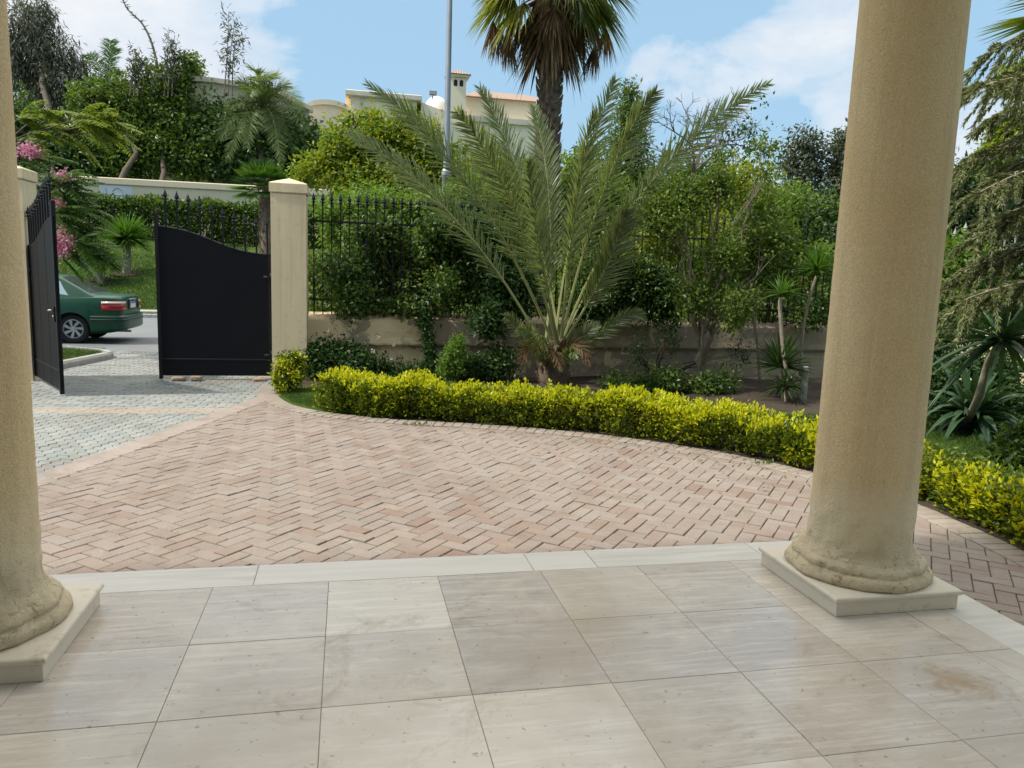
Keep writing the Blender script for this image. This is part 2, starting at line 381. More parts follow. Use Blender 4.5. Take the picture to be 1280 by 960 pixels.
M['lf_dead'] = leafmat('leaf_dead', [(.16, .095, .045), (.24, .15, .07), (.10, .06, .03)], .25, .8, (1, .9, .7))
M['lf_yucca'] = leafmat('leaf_yucca', [(.035, .075, .018), (.06, .11, .03), (.045, .09, .022)], .25, .3)
M['lf_yucca_b'] = leafmat('leaf_yucca_bright', [(.07, .15, .02), (.10, .20, .03), (.05, .11, .02)], .35, .35)
M['lf_strap'] = leafmat('leaf_strap', [(.035, .08, .035), (.06, .11, .055), (.045, .095, .04)], .2, .28)
M['lf_conifer'] = leafmat('leaf_conifer', [(.13, .16, .055), (.20, .22, .09), (.09, .125, .04), (.27, .27, .13)], .22, .45)
M['lf_feather'] = leafmat('leaf_feather', [(.05, .115, .03), (.08, .155, .04), (.11, .18, .04)], .4, .45)
M['lf_queen'] = leafmat('leaf_queen', [(.12, .17, .05), (.18, .23, .07), (.14, .19, .06)], .4, .45)
M['lf_feather_y'] = leafmat('leaf_feather_yellow', [(.14, .20, .02), (.22, .25, .025), (.09, .16, .025)], .45, .45)
M['lf_grass'] = leafmat('leaf_grass', [(.04, .08, .012), (.06, .115, .017), (.085, .14, .024)], .35, .5)
M['blossom'] = leafmat('blossom_petal', [(.62, .18, .32), (.70, .32, .45), (.75, .5, .55), (.5, .12, .28)], .35, .6, (1.1, .9, 1.0))
M['bare_twig'] = plain('bare_twig', (.17, .135, .10), (.09, .07, .055), 6, .9)

# ------------------------------------------------------------------ vegetation helpers
def unit(a): return a/(np.linalg.norm(a, axis=-1, keepdims=True)+1e-9)
def leaf_geo(P, D, Nn, L, W, fold=.25, droop=0.0):
    n = len(P); L = np.broadcast_to(L, (n,))[:, None]; W = np.broadcast_to(W, (n,))[:, None]
    D = unit(D); S = unit(np.cross(D, Nn)); N2 = np.cross(S, D)
    mid = P+D*L*.45
    tip = P+D*L; tip[:, 2:] -= droop*L
    V = np.stack([P, mid+S*W*.5+N2*W*fold, tip, mid-S*W*.5+N2*W*fold], 1).reshape(-1, 3)
    F = np.arange(4*n).reshape(n, 4); return V, F
def rand_dir(n): return unit(rng.normal(size=(n, 3)))
def blob_points(blobs, n, shell=.45):
    """cluster centres in a union of ellipsoids [cx,cy,cz,rx,ry,rz], uneven and biased to the outside"""
    bl = np.array(blobs, float); vol = (bl[:, 3]*bl[:, 4]*bl[:, 5])**(2/3.); idx = rng.choice(len(bl), n, p=vol/vol.sum())
    d = rand_dir(n); r = rng.random(n)**shell
    bump_ = 1+.22*np.sin(d[:, 0]*5+idx*1.7)*np.sin(d[:, 1]*6+idx)*np.cos(d[:, 2]*5.5+idx*2.3)+rng.normal(0, .07, n)
    P = bl[idx, :3]+d*bl[idx, 3:]*(r*bump_)[:, None]
    return P, d
def crown_geo(blobs, nclust, per, csize, L, W, droop=.25, shell=.45, up=.55, jit=.35, zmin=None):
    Pc, d = blob_points(blobs, nclust, shell)
    if zmin is not None: k = Pc[:, 2] > zmin; Pc, d = Pc[k], d[k]
    n = len(Pc)*per
    P = np.repeat(Pc, per, 0)+rng.normal(0, csize, (n, 3)); dd = np.repeat(d, per, 0)
    D = unit(dd*.6+rand_dir(n)*.9+np.array([0, 0, -droop])); Nn = unit(np.array([0, 0, up])+dd*.5+rand_dir(n)*.6)
    s = rng.uniform(1-jit, 1+jit, n); return leaf_geo(P, D, Nn, L*s, W*s, .22)
def B(px, py, rx, ry, D, rd=None):
    c = dep(px, py, D); a, b = pxs(rx, D), pxs(ry, D); return (c[0], c[1], c[2], a, rd if rd is not None else a*.8, b)
def limb(mb, a, b, r0, r1, sag=.0, n=6, k=6, wob=.06):
    a, b = np.asarray(a, float), np.asarray(b, float); t = np.linspace(0, 1, k)[:, None]; ln = np.linalg.norm(b-a)
    P = a+(b-a)*t; P[:, 2] += (np.sin(t[:, 0]*PI)*sag*ln); P[1:-1] += rng.normal(0, wob*ln*.3, (k-2, 3))
    mb.tube(P, np.linspace(r0, r1, k), n, cap=False); return P
def tree(name, label, cat, base, blobs, leaf, geo, tr=.12, bark='bark', group=None, fork=None, stems=1, spread=.25):
    e = empty(name, base, label, cat, group)
    mb = MB(); bl = np.array(blobs); top = bl[:, :3].mean(0) if fork is None else np.asarray(fork, float)
    base = np.asarray(base, float)
    for s in range(stems):
        o = base+np.array([math.cos(s*2.4), math.sin(s*2.4), 0])*(.0 if stems == 1 else tr*1.2); f = top+rng.normal(0, spread, 3)*(0 if stems == 1 else 1)
        limb(mb, o-np.array([0, 0, .05]), f, tr*1.15, tr*.55, 0, 8, 8, .05)
        for b in blobs[s::stems]:
            P = limb(mb, f-(f-o)*.12, b[:3], tr*.42, tr*.10, .06, 6)
            for q in range(4):
                c = np.array(b[:3])+rand_dir(1)[0]*np.array(b[3:])*.85; limb(mb, P[3+q % 2], c, tr*.16, tr*.04, .03, 5)
    mb.build('trunk', M[bark], e, True)
    V, F = crown_geo(blobs, **geo); mats = leaf if isinstance(leaf, list) else [leaf]
    mi = rng.choice(len(mats), len(F), p=[.7, .3] if len(mats) == 2 else None)
    np_mesh('crown', V, F, [M[m] for m in mats], e, mi); return e
def straps(P, D, L, W, droop, k=5, prof=None, fold=.18, Nn=None):
    """curved strap leaves: n x k stations, 3 verts wide"""
    n = len(P); t = np.linspace(0, 1, k); L = np.broadcast_to(L, (n,)); W = np.broadcast_to(W, (n,)); droop = np.broadcast_to(droop, (n,))
    D = unit(D); w = (np.array([.55, .95, 1, .75, .03]) if prof is None else np.asarray(prof)); w = np.interp(t, np.linspace(0, 1, len(w)), w)
    Q = P[:, None]+D[:, None]*(L[:, None]*t)[..., None]; Q[..., 2] -= droop[:, None]*L[:, None]*t**2
    up = np.array([0, 0, 1.0]) if Nn is None else Nn; S = unit(np.cross(D, np.broadcast_to(up, D.shape)+rng.normal(0, .15, D.shape)))
    T = unit(np.gradient(Q, axis=1)); Nv = np.cross(S[:, None], T)
    off = S[:, None]*(W[:, None]*w)[..., None]*.5; f = Nv*(W[:, None]*w*fold)[..., None]
    V = np.stack([Q-off+f, Q, Q+off+f], 2).reshape(-1, 3)
    b = np.arange(n)[:, None, None]*(k*3)+np.arange(k-1)[None, :, None]*3+np.arange(2)[None, None, :]
    b = b.ravel(); F = np.stack([b, b+1, b+4, b+3], 1); return V, F
def bez(a, b, c, n):
    t = np.linspace(0, 1, n)[:, None]; return (1-t)**2*a+2*t*(1-t)*b+t*t*c
def frond(name, P0, P1, P2, parent, mat, n=70, Lmax=.42, W=.024, bare=.16, vee=.55, stalk=.022, forward=.75, stalkmat='lf_date', droop=.12, tipL=.25, upv=None, tipdrop=0.0):
    """pinnate palm frond along a quadratic curve through three world points (P1 = control)"""
    P0, P1, P2 = (np.asarray(p, float) for p in (P0, P1, P2))
    R = bez(P0, P1, P2, 40); R[:, 2] -= tipdrop*np.linspace(0, 1, 40)**5; mb = MB(); mb.tube(R, np.linspace(stalk, .004, 40), 5, 0, False)
    t = np.linspace(bare, .995, n); s = np.clip(t*39, 0, 38.999); i = s.astype(int); fr = (s-i)[:, None]
    Q = R[i]*(1-fr)+R[i+1]*fr; T = unit(R[i+1]-R[i])
    up = np.array([0, 0, 1.0]) if upv is None else np.asarray(upv, float)
    S = unit(np.cross(T, np.broadcast_to(up, T.shape)+1e-3)); U = unit(np.cross(S, T))
    u = (t-bare)/(1-bare); ln = Lmax*np.minimum(1, .55+2.2*u)*np.where(u > .55, 1-(1-tipL)*((u-.55)/.45)**1.3, 1)
    fwd = forward+.6*u
    for sg in (1, -1):
        D = unit(S*sg+T*fwd[:, None]+U*vee+rng.normal(0, .17, T.shape))
        V, F = straps(Q+rng.normal(0, .004, Q.shape), D, ln*rng.uniform(.86, 1.1, n), W, droop, 4, [.7, 1, .7, .03], .3, U); mb.add(V, F, 1)
    return mb.build(name, [M[stalkmat], M[mat]], parent)
def fan(name, hub, direction, parent, mat, R=.8, nseg=34, stalk_from=None, spread=2.4, droop=.35, W=.05, stalkr=.018, stalkmat='lf_fan'):
    hub = np.asarray(hub, float); d = unit(np.asarray(direction, float)); mb = MB()
    if stalk_from is not None: mb.tube(bez(np.asarray(stalk_from, float), (np.asarray(stalk_from)+hub)/2+np.array([0, 0, .08]), hub, 8), np.linspace(stalkr*1.4, stalkr, 8), 5, 0, False)
    sd = unit(np.cross(d, np.array([0, 0, 1.0])+1e-3)); a = np.linspace(-spread/2, spread/2, nseg)+rng.normal(0, .02, nseg)
    D = np.cos(a)[:, None]*d+np.sin(a)[:, None]*sd
    L = R*(.72+.28*np.cos(a*.8))*rng.uniform(.9, 1.08, nseg); P = np.repeat(hub[None], nseg, 0)
    V, F = straps(P, D, L, W, droop*rng.uniform(.6, 1.5, nseg), 6, [.15, .8, 1, .7, .35, .02], .3); mb.add(V, F, 1)
    return mb.build(name, [M[stalkmat], M[mat]], parent)
def plume(R, npin, Lp, Wp):
    """flat feathery leaf: rows of pinnae along a curve, each a drooping strip"""
    n = len(R); t = np.linspace(.1, 1, npin); s = np.clip(t*(n-1), 0, n-1.001); i = s.astype(int); fr = (s-i)[:, None]
    Q = R[i]*(1-fr)+R[i+1]*fr; T = unit(R[i+1]-R[i]); S = unit(np.cross(T, np.array([0, 0, 1.0])))
    ln = Lp*np.sin(np.clip(.18+.82*t, 0, 1)*PI*.93)**.6; out = []
    for sg in (1, -1): out.append(straps(Q, unit(S*sg+T*.45+rng.normal(0, .08, T.shape)), ln, Wp, .35, 4, [.6, 1, .9, .2], .1))
    V = np.concatenate([out[0][0], out[1][0]]); F = np.concatenate([out[0][1], out[1][1]+len(out[0][0])]); return V, F
def copy_thing(root, loc, rz=0.0, label=None):
    r = root.copy(); COL.objects.link(r); r.location = tuple(float(v) for v in loc); r.rotation_euler = (0, 0, rz)
    if label: r['label'] = label
    for ch in list(root.children):
        c = ch.copy(); COL.objects.link(c); c.parent = r
        for g in list(ch.children):
            d = g.copy(); COL.objects.link(d); d.parent = c
    return r

# ================================================================== SETTING
def struct(o): o['kind'] = 'structure'; return o
WALLY = 9.0
def terr(x, y):
    """height of the land: flat garden and road, then a grassed bank across the road"""
    y = np.asarray(y, float); t = np.clip((y-24.3)/13.0, 0, 1)
    h = .16+2.6*t-.03; h = np.where(y < 24.3, -.03, h); h = np.where(y > 37.3, 2.73+np.clip((y-37.3)/40, 0, 1)*1.6, h)
    return h
xs = np.concatenate([np.linspace(-160, -30, 14), np.linspace(-28, 30, 60), np.linspace(34, 200, 14)])
ys = np.concatenate([np.linspace(-40, 22, 32), [24.2, 24.35], np.linspace(25, 40, 31), np.linspace(42, 80, 20), np.linspace(90, 900, 18)])
XX, YY = np.meshgrid(xs, ys); ZZ = terr(XX, YY)+np.where((YY > 25), .05*np.sin(XX*.6+YY*.35)+.04*np.sin(XX*1.3-YY*.7), 0)
nx, ny = len(xs), len(ys); ii = (np.arange(ny-1)[:, None]*nx+np.arange(nx-1)[None]).ravel()
struct(np_mesh('ground', np.stack([XX.ravel(), YY.ravel(), ZZ.ravel()], 1), np.stack([ii, ii+1, ii+nx+1, ii+nx], 1), M['grass_ground'], smooth=True))

def rect_pavers(Cx, Cy, ang, L, W, z, gap=.005, ch=.004, jz=.0015, depth=.02):
    """chamfered pavers, one island each"""
    n = len(Cx); ang = np.broadcast_to(ang, (n,)); L = np.broadcast_to(L, (n,)); W = np.broadcast_to(W, (n,))
    ca, sa = np.cos(ang), np.sin(ang); zz = z+rng.normal(0, jz, n); V = []
    for inset, dz in ((0, -depth), (0, -ch), (ch, 0)):
        hx, hy = (L-gap)/2-inset, (W-gap)/2-inset
        for sx, sy in ((-1, -1), (1, -1), (1, 1), (-1, 1)):
            x, y = hx*sx, hy*sy; tilt = rng.normal(0, jz*.4, n) if dz == 0 else 0
            V.append(np.stack([Cx+x*ca-y*sa, Cy+x*sa+y*ca, zz+dz+tilt], 1))
    V = np.stack(V, 1).reshape(-1, 3); b = np.arange(n)[:, None]*12
    F = [(8, 9, 10, 11)]+[(r*4+q, r*4+(q+1) % 4, r*4+4+(q+1) % 4, r*4+4+q) for r in range(2) for q in range(4)]
    return V, np.concatenate([b+np.array(f)[None] for f in F])
# the curved edge between the brick forecourt and the planting bed (plan points)
EDGE0 = np.array([(-.36, 8.5), (-.34, 7.7), (-.22, 7.15), (.02, 6.52), (.51, 5.98), (1.24, 5.56), (2.1, 5.27), (2.81, 4.95), (3.44, 4.57), (3.98, 4.11), (4.33, 3.72), (4.62, 3.3), (4.81, 2.93), (5.0, 2.4), (5.1, 1.87), (5.09, 1.4), (5.05, .85), (4.95, .2), (4.8, -.5), (4.55, -1.4)])
def catmull(P, m):
    P = np.asarray(P, float); out = []
    Q = np.concatenate([P[:1]*2-P[1:2], P, P[-1:]*2-P[-2:-1]])
    for i in range(1, len(Q)-2):
        t = np.linspace(0, 1, m, endpoint=False)[:, None]; a, b, c, d = Q[i-1], Q[i], Q[i+1], Q[i+2]
        out.append(.5*((2*b)+(-a+c)*t+(2*a-5*b+4*c-d)*t*t+(-a+3*b-3*c+d)*t**3))
    return np.concatenate(out+[P[-1:]])
EDGE = catmull(EDGE0, 24)
def resample(P, step):
    s = np.concatenate([[0], np.cumsum(np.linalg.norm(np.diff(P, axis=0), axis=1))]); n = max(2, int(s[-1]/step)+1); u = np.linspace(0, s[-1], n)
    return np.stack([np.interp(u, s, P[:, k]) for k in range(P.shape[1])], 1)
EDGE = resample(EDGE, .02)
def edge_frame(P):
    T = unit(np.gradient(P, axis=0)); return T, np.stack([T[:, 1], -T[:, 0]], 1)      # tangent, and the normal towards the forecourt (right of travel)
ET, EN = edge_frame(EDGE)
def inside_court(x, y, off=0.0):
    """True on the forecourt side of the edge curve shifted inwards by off"""
    P = np.stack([x, y], 1); out = np.zeros(len(P), bool)
    for i in range(0, len(P), 2000):
        d = P[i:i+2000, None]-EDGE[None, ::4]; k = np.argmin((d**2).sum(2), 1)
        out[i:i+2000] = ((P[i:i+2000]-EDGE[::4][k])*EN[::4][k]).sum(1) > off
    return out
# grey/red boundary band line, point + direction
BA = np.array([-2.36, .86]); BB = np.array([-.33, 7.45])
def band_x(y): return np.interp(y, [-1, .86, 3.25, 5.95, 7.5, 8.6], [-2.95, -2.42, -1.70, -.80, -.32, -.05])
struct(MB().box((-9, -6, -.025), (6, 12.62, -.010)).build('paving_bed', M['joint_sand']))
# red herringbone
w = .106; a1 = math.radians(49.5); I, J = np.meshgrid(np.arange(-90, 90), np.arange(-90, 90)); I, J = I.ravel(), J.ravel(); k = (I-J) % 4
Cx = np.concatenate([(I[k == 0]+1)*w, (I[k == 3]+.5)*w]); Cy = np.concatenate([(J[k == 0]+.5)*w, (J[k == 3]+1)*w])
an = np.concatenate([np.full((k == 0).sum(), a1), np.full((k == 3).sum(), a1+PI/2)])
X = 1.6+Cx*math.cos(a1)-Cy*math.sin(a1); Y = 3.2+Cx*math.sin(a1)+Cy*math.cos(a1)
kk = (Y > -1.2) & (Y < 8.3) & (X < 5.4) & (X > band_x(Y)-.02) & ~((Y < .75) & (X < 3.6)); X, Y, an = X[kk], Y[kk], an[kk]
kk = inside_court(X, Y, .12); V, F = rect_pavers(X[kk], Y[kk], an[kk], 2*w, w, 0.0, .0058, .004, .002)
struct(np_mesh('brick_paving', V, F, M['red_brick']))
# soldier course along the bed edge
S_ = resample(EDGE, .108); T_, N_ = edge_frame(S_); kk = (S_[:, 1] < 8.2)
V, F = rect_pavers((S_+N_*.115)[kk, 0], (S_+N_*.115)[kk, 1], np.arctan2(N_[kk, 1], N_[kk, 0]), .225, .108, .012, .006, .005, .001, .04)
struct(np_mesh('border_course', V, F, M['border_paver']))
# soldier band between the red and the grey paving
yy = np.linspace(-.6, 8.3, 300); L_ = resample(np.stack([band_x(yy), yy], 1), .112); T_, N_ = edge_frame(L_)
V, F = rect_pavers(L_[:, 0]-N_[:, 0]*.0, L_[:, 1], np.arctan2(N_[:, 1], N_[:, 0])-.35, .25, .112, .004, .005, .004, .001)
struct(np_mesh('paving_band', V, F, M['band_paver']))
# zig-zag interlocking pavers
def zigzag(x0, x1, y0, y1, ang, org, keep, z=0.0, Lz=.225, Wz=.112, amp=.018):
    ca, sa = math.cos(ang), math.sin(ang); n = 90; V = []; g = .003
    prof = [(0, 1), (.25, -1), (.5, 1), (.75, -1), (1, 1)]
    II, JJ = np.meshgrid(np.arange(-n, n), np.arange(-n, n)); II, JJ = II.ravel(), JJ.ravel()
    u0 = (II+.5*(JJ % 2))*Lz; v0 = JJ*Wz; cx = org[0]+(u0+Lz/2)*ca-v0*sa; cy = org[1]+(u0+Lz/2)*sa+v0*ca
    k = (cx > x0) & (cx < x1) & (cy > y0) & (cy < y1); k[k] = keep(cx[k], cy[k]); u0, v0 = u0[k], v0[k]; m = len(u0); zz = z+rng.normal(0, .0015, m)
    top = []
    for ins, dz in ((0, -.006), (.004, 0)):
        loop = [(p*Lz*(1-2*(g+ins)/Lz)+g+ins, -Wz/2+g+ins+amp*s) for p, s in prof]+[(p*Lz*(1-2*(g+ins)/Lz)+g+ins, Wz/2-g-ins+amp*s) for p, s in prof[::-1]]
        for u, v in loop:
            a, b = u0+u, v0+v; top.append(np.stack([org[0]+a*ca-b*sa, org[1]+a*sa+b*ca, zz+dz], 1))
    V = np.stack(top, 1).reshape(-1, 3); b = np.arange(m)[:, None]*20
    F4 = np.concatenate([b+np.array([(q, (q+1) % 10, 10+(q+1) % 10, 10+q)])[:, :] for q in range(10)])
    Fq = np.concatenate([b+np.array([10+q, 11+q, 18-q, 19-q])[None] for q in range(4)])
    return V, np.concatenate([F4, Fq])
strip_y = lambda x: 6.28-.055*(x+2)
V, F = zigzag(-7, .4, -1, 6.3, math.radians(72), (-2.5, 3), lambda x, y: (x < band_x(y)+.02) & (y < strip_y(x)) & ~((y < .75)))
struct(np_mesh('grey_paving', V, F, M['grey_paver']))
V, F = zigzag(-7, .5, 5.8, 8.4, math.radians(-4), (-2.0, 7.5), lambda x, y: (x < band_x(y)+.02) & (y >= strip_y(x)))
V2, F2 = zigzag(-3.75, .5, 8.4, 12.6, math.radians(-4), (-2.0, 7.5), lambda x, y: y > 0)
struct(np_mesh('driveway', np.concatenate([V, V2]), np.concatenate([F, F2+len(V)]), M['grey_paver']))
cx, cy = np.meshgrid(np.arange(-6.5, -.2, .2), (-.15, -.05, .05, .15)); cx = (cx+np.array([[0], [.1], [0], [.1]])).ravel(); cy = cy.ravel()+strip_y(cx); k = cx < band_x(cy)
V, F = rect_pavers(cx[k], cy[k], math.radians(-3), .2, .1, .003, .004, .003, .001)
struct(np_mesh('sunlit_strip', V, F, M['sunlit_paver']))  # sunlit band across the drive, painted as a course of paler pavers
# road, kerbs
struct(MB().box((-60, 12.62, -.06), (60, 22.6, -.004)).build('road', M['road']))
mb = MB()
for i in range(-50, 50): mb.box((i*.9+.005, 22.6, -.06), (i*.9+.895, 22.78, .11), bev=.012)
struct(mb.build('far_kerb', M['concrete']))
struct(MB().box((-60, 22.78, -.06), (60, 23.7, .085)).build('far_verge', M['grass_ground']))
struct(MB().box((-60, 23.7, -.06), (60, 24.45, .15), bev=.02).build('far_path', M['concrete']))
# grass island with kerb stones left of the driveway mouth
isl = np.array([(-9, 9.6), (-3.95, 9.6), (-3.80, 10.2), (-3.62, 11.0), (-3.50, 11.55), (-3.72, 12.0), (-4.5, 12.45), (-9, 12.5)])
struct(MB().prism([tuple(p) for p in isl], -.06, .075).build('island_soil', M['grass_ground']))
mb = MB(); kp = resample(isl[1:7], .02); step = 26
for i in range(0, len(kp)-2, step):
    seg = kp[i:min(i+step, len(kp)-1)+1]; 
    if len(seg) < 4: continue
    seg = seg[[0, len(seg)//2, -1]].copy(); seg[0] += (seg[1]-seg[0])*.02; T_, N_ = edge_frame(seg)
    prof = [(-.005, -.05), (.125, -.05), (.12, .075), (.085, .11), (.0, .115)]
    V = np.concatenate([np.stack([s[0]+nn[0]*(p[0]-.05), s[1]+nn[1]*(p[0]-.05), p[1]]) [None] for s, nn in zip(seg, N_) for p in prof]); m = 5
    Fk = [(r*m+q, r*m+(q+1) % m, (r+1)*m+(q+1) % m, (r+1)*m+q) for r in range(2) for q in range(m)]
    mb.add(V, Fk); b = mb.n-len(V); mb.F.setdefault(5, []).append(np.array([[4, 3, 2, 1, 0], [10, 11, 12, 13, 14]])+b); mb.M.setdefault(5, []).append(np.zeros(2, int))
struct(mb.build('island_kerb', M['concrete']))
# planting bed: soil sheet from the edge curve back to the wall
mb = MB(); E2 = EDGE[::8]; n = len(E2)
back = np.array([(x, 9.2) for x in np.linspace(-.36, 14, n)]); back[:, 1] = np.where(back[:, 0] > 9, 9.2-(back[:, 0]-9)*1.9, 9.2)
V = []; m = 14
for q in np.linspace(0, 1, m)**1.4:
    P = E2*(1-q)+back*q; z = .0+.045*min(1, q*6)+.03*np.sin(P[:, 0]*2.1)*np.cos(P[:, 1]*1.7)*min(1, q*3); V.append(np.stack([P[:, 0], P[:, 1], z], 1))
V = np.concatenate(V); F = np.array([(r*n+q, r*n+q+1, (r+1)*n+q+1, (r+1)*n+q) for r in range(m-1) for q in range(n-1)])
fc = V[F].mean(1); lawn_ = ((fc[:, 0] > 5.2) & (fc[:, 1] < 5.6)) | ((fc[:, 1] > 5.6) & (fc[:, 1] < 7.9) & (fc[:, 0] < .9))
struct(np_mesh('garden_soil', V, F, [M['soil'], M['grass_ground']], mi=lawn_.astype(int), smooth=True))

# ------------------------------------------------------------------ terrace
t = .55
mb_c = []; X0, X1 = -6.05, 3.3; rows = [(-6*t+t*j, t) for j in range(0, 6)]+[(0.0, .589)]
cx, cy, lx, ly = [], [], [], []
for y0, h in rows:
    for i in range(-11, 7):
        x0 = i*t; x1 = min(x0+t, 3.51) if i < 6 else 3.51
        if i == 6 and x1-x0 < .05: continue
        cx.append((x0+x1)/2); cy.append(y0+h/2); lx.append(x1-x0); ly.append(h)
V, F = rect_pavers(np.array(cx), np.array(cy), 0.0, np.array(lx), np.array(ly), .15, .0026, .001, .0004, .012)
struct(np_mesh('terrace_floor', V, F, M['travertine']))
edges = [-6.05, -4.6, -3.2, -1.6, .185, 1.62, 1.98, 3.0, 3.775]
cx = np.array([(a+b)/2 for a, b in zip(edges, edges[1:])]); lx = np.diff(edges)
V, F = rect_pavers(cx, np.full(len(cx), .7245), 0.0, lx, .271, .15, .0032, .003, .0003, .03)
ry = np.arange(-3.3, .6, 1.297); cy = (ry[:-1]+ry[1:])/2
V2, F2 = rect_pavers(np.full(3, 3.6425), np.array([.589-.65*(q*2+1) for q in range(3)]), PI/2, 1.3, .265, .15, .0032, .003, .0003, .03)
struct(np_mesh('terrace_border', np.concatenate([V, V2]), np.concatenate([F, F2+len(V)]), M['grey_marble']))
struct(MB().box((-6.05, -6, -.03), (3.74, .83, .1472)).build('terrace_base', M['stone_dust']))
struct(MB().box((3.742, -3.3, -.02), (3.92, .84, .062), bev=.006).build('terrace_step', M['grey_marble']))

# the portico over the terrace and the house behind the camera
struct(MB().box((-10.5, -6.5, 6.5), (4.15, .5, 6.9)).build('porch_ceiling', M['ceiling_white']))
mb = MB(); mb.box((-8.5, -6.8, -.03), (-1.6, -5.2, 6.5)); mb.box((1.6, -6.8, -.03), (7.5, -5.2, 6.5)); mb.box((-1.598, -6.8, 3.0), (1.598, -5.2, 6.5)); mb.box((-1.598, -6.8, -.03), (1.598, -6.0, 3.0), 1)
struct(mb.build('house_wall', [M['house_stucco'], M['dark']]))

# ------------------------------------------------------------------ columns
def column(cx, cy, px, py, label, chip=0):
    e = empty('portico_column', (cx, cy, .15), label, 'column', 'round columns of the portico')
    prof = [(.30, .2495), (.343, .2505), (.352, .262), (.353, .278), (.346, .294), (.332, .304), (.322, .309), (.325, .318), (.322, .334), (.306, .348), (.292, .356), (.286, .366), (.276, .378), (.262, .398), (.2555, .425), (.252, .46)]
    zz = np.concatenate([np.linspace(.50, 1.2, 36), np.linspace(1.25, 6.5, 60)]); P = prof+[(float(np.interp(z, [.5, 1.2, 6.5], [.2505, .2475, .222])), z) for z in zz]
    P = np.array(P); fine = np.interp(np.arange(0, len(P)-1+.01, .5), np.arange(len(P)), P[:, 0]), np.interp(np.arange(0, len(P)-1+.01, .5), np.arange(len(P)), P[:, 1])
    n = 128; a = np.linspace(0, 2*PI, n, endpoint=False); V = []
    for r, z in zip(*fine):
        k = float(np.interp(z, [.25, .34, .5, .75, 1.3], [1.0, 1.0, .8, .2, .12]))
        for q in a:
            x, y = math.cos(q), math.sin(q); p = Vector((x*.35*9+cx*7, y*.35*9, z*14+cx))
            d = (mnoise.noise(p)*.6+mnoise.noise(p*2.7)*.35+mnoise.noise(p*6)*.22)*.0175*k
            g = mnoise.noise(Vector((x*2.2+cx, y*2.2, z*5)))
            if z < .50 and g > .16: d -= (g-.16)*.075*min(1, (z-.25)*8)
            rr = r+d; V.append((cx+x*rr, cy+y*rr, z))
    k = len(fine[0]); F = [(i*n+j, i*n+(j+1) % n, (i+1)*n+(j+1) % n, (i+1)*n+j) for i in range(k-1) for j in range(n)]
    np_mesh('shaft', V, F, M['column_stucco'], e, smooth=True)
    h = .338
    MB().box((px-h, py-h, .1505), (px+h, py+h, .222), bev=.003).build('plinth', M['plinth_stone'], e)
    # slab with a rounded nose
    mb = MB(); h2 = .352; pr = [(-.006, .2225), (0, .228), (.002, .236), (0, .244), (-.006, .2485), (-.012, .2495)]; V = []
    for o, z in pr:
        for sx, sy in ((-1, -1), (1, -1), (1, 1), (-1, 1)): V.append((px+sx*(h2+o), py+sy*(h2+o), z))
    Fs = [(r*4+q, r*4+(q+1) % 4, r*4+4+(q+1) % 4, r*4+4+q) for r in range(5) for q in range(4)]+[(20, 21, 22, 23), (3, 2, 1, 0)]
    mb.add(V, Fs); mb.build('plinth_slab', M['plinth_stone'], e)
def plinth_mat():
    m, nt, b = new_mat('plinth_stone'); v = coords(nt)
    c = mix(nt, noise_n(nt, coords(nt, (1, 1, 6)), 4, 6, .65), (.76, .69, .57), (.64, .57, .46))
    c = mix(nt, ramp(nt, noise_n(nt, v, 9, 6, .7), [(.56, 0), (.7, .6)]), c, (.36, .28, .18)); nt.links.new(c, b.inputs['Base Color'])
    b.inputs['Roughness'].default_value = .45; bump(nt, b, noise_n(nt, v, 40, 5), .15, .005); return m
M['plinth_stone'] = plinth_mat()
column(3.265, .19, 3.253, .187, 'tall beige stucco column with crumbling base on the stone plinth at the terrace corner beside the hedge')
column(-.842, .125, -.806, .123, 'tall beige stucco column on a stone plinth, cut off by the photo edge in front of the grey paving')

# ------------------------------------------------------------------ boundary wall, pillars, fence
e = empty('boundary_wall', (5, WALLY, 0), 'low peeling plaster garden wall with sloped coping behind the palm and yellow hedge', 'wall')
def loft_x(x0, x1, step, prof, dev=.012, close=True):
    xs_ = np.arange(x0, x1+step/2, step); V = []; n = len(prof)
    for x in xs_:
        for (y, z) in prof:
            p = Vector((x*3, y*3, z*7)); d = mnoise.noise(p)*dev+mnoise.noise(p*4)*dev*.5
            V.append((x, y+d, z+d*.6))
    k = len(xs_); F = [(i*n+j, (i+1)*n+j, (i+1)*n+(j+1) % n, i*n+(j+1) % n) for i in range(k-1) for j in range(n if close else n-1)]
    return V, F
W = WALLY
V, F = loft_x(.045, 10.2, .07, [(W, .545), (W-.01, .57), (W, .66), (W, .76), (W, .86), (W+.005, .93), (W+.02, .945), (W+.17, .995), (W+.36, 1.03), (W+.36, .545)], .014); np_mesh('coping', V, F, M['peeling_plaster'], e)
V, F = loft_x(.045, 10.2, .07, [(W+.085, -.05), (W+.08, .05), (W+.085, .16), (W+.075, .27), (W+.085, .36), (W+.08, .45), (W+.085, .56), (W+.30, .56), (W+.30, -.05)], .02); np_mesh('wall_face', V, F, M['peeling_plaster'], e)
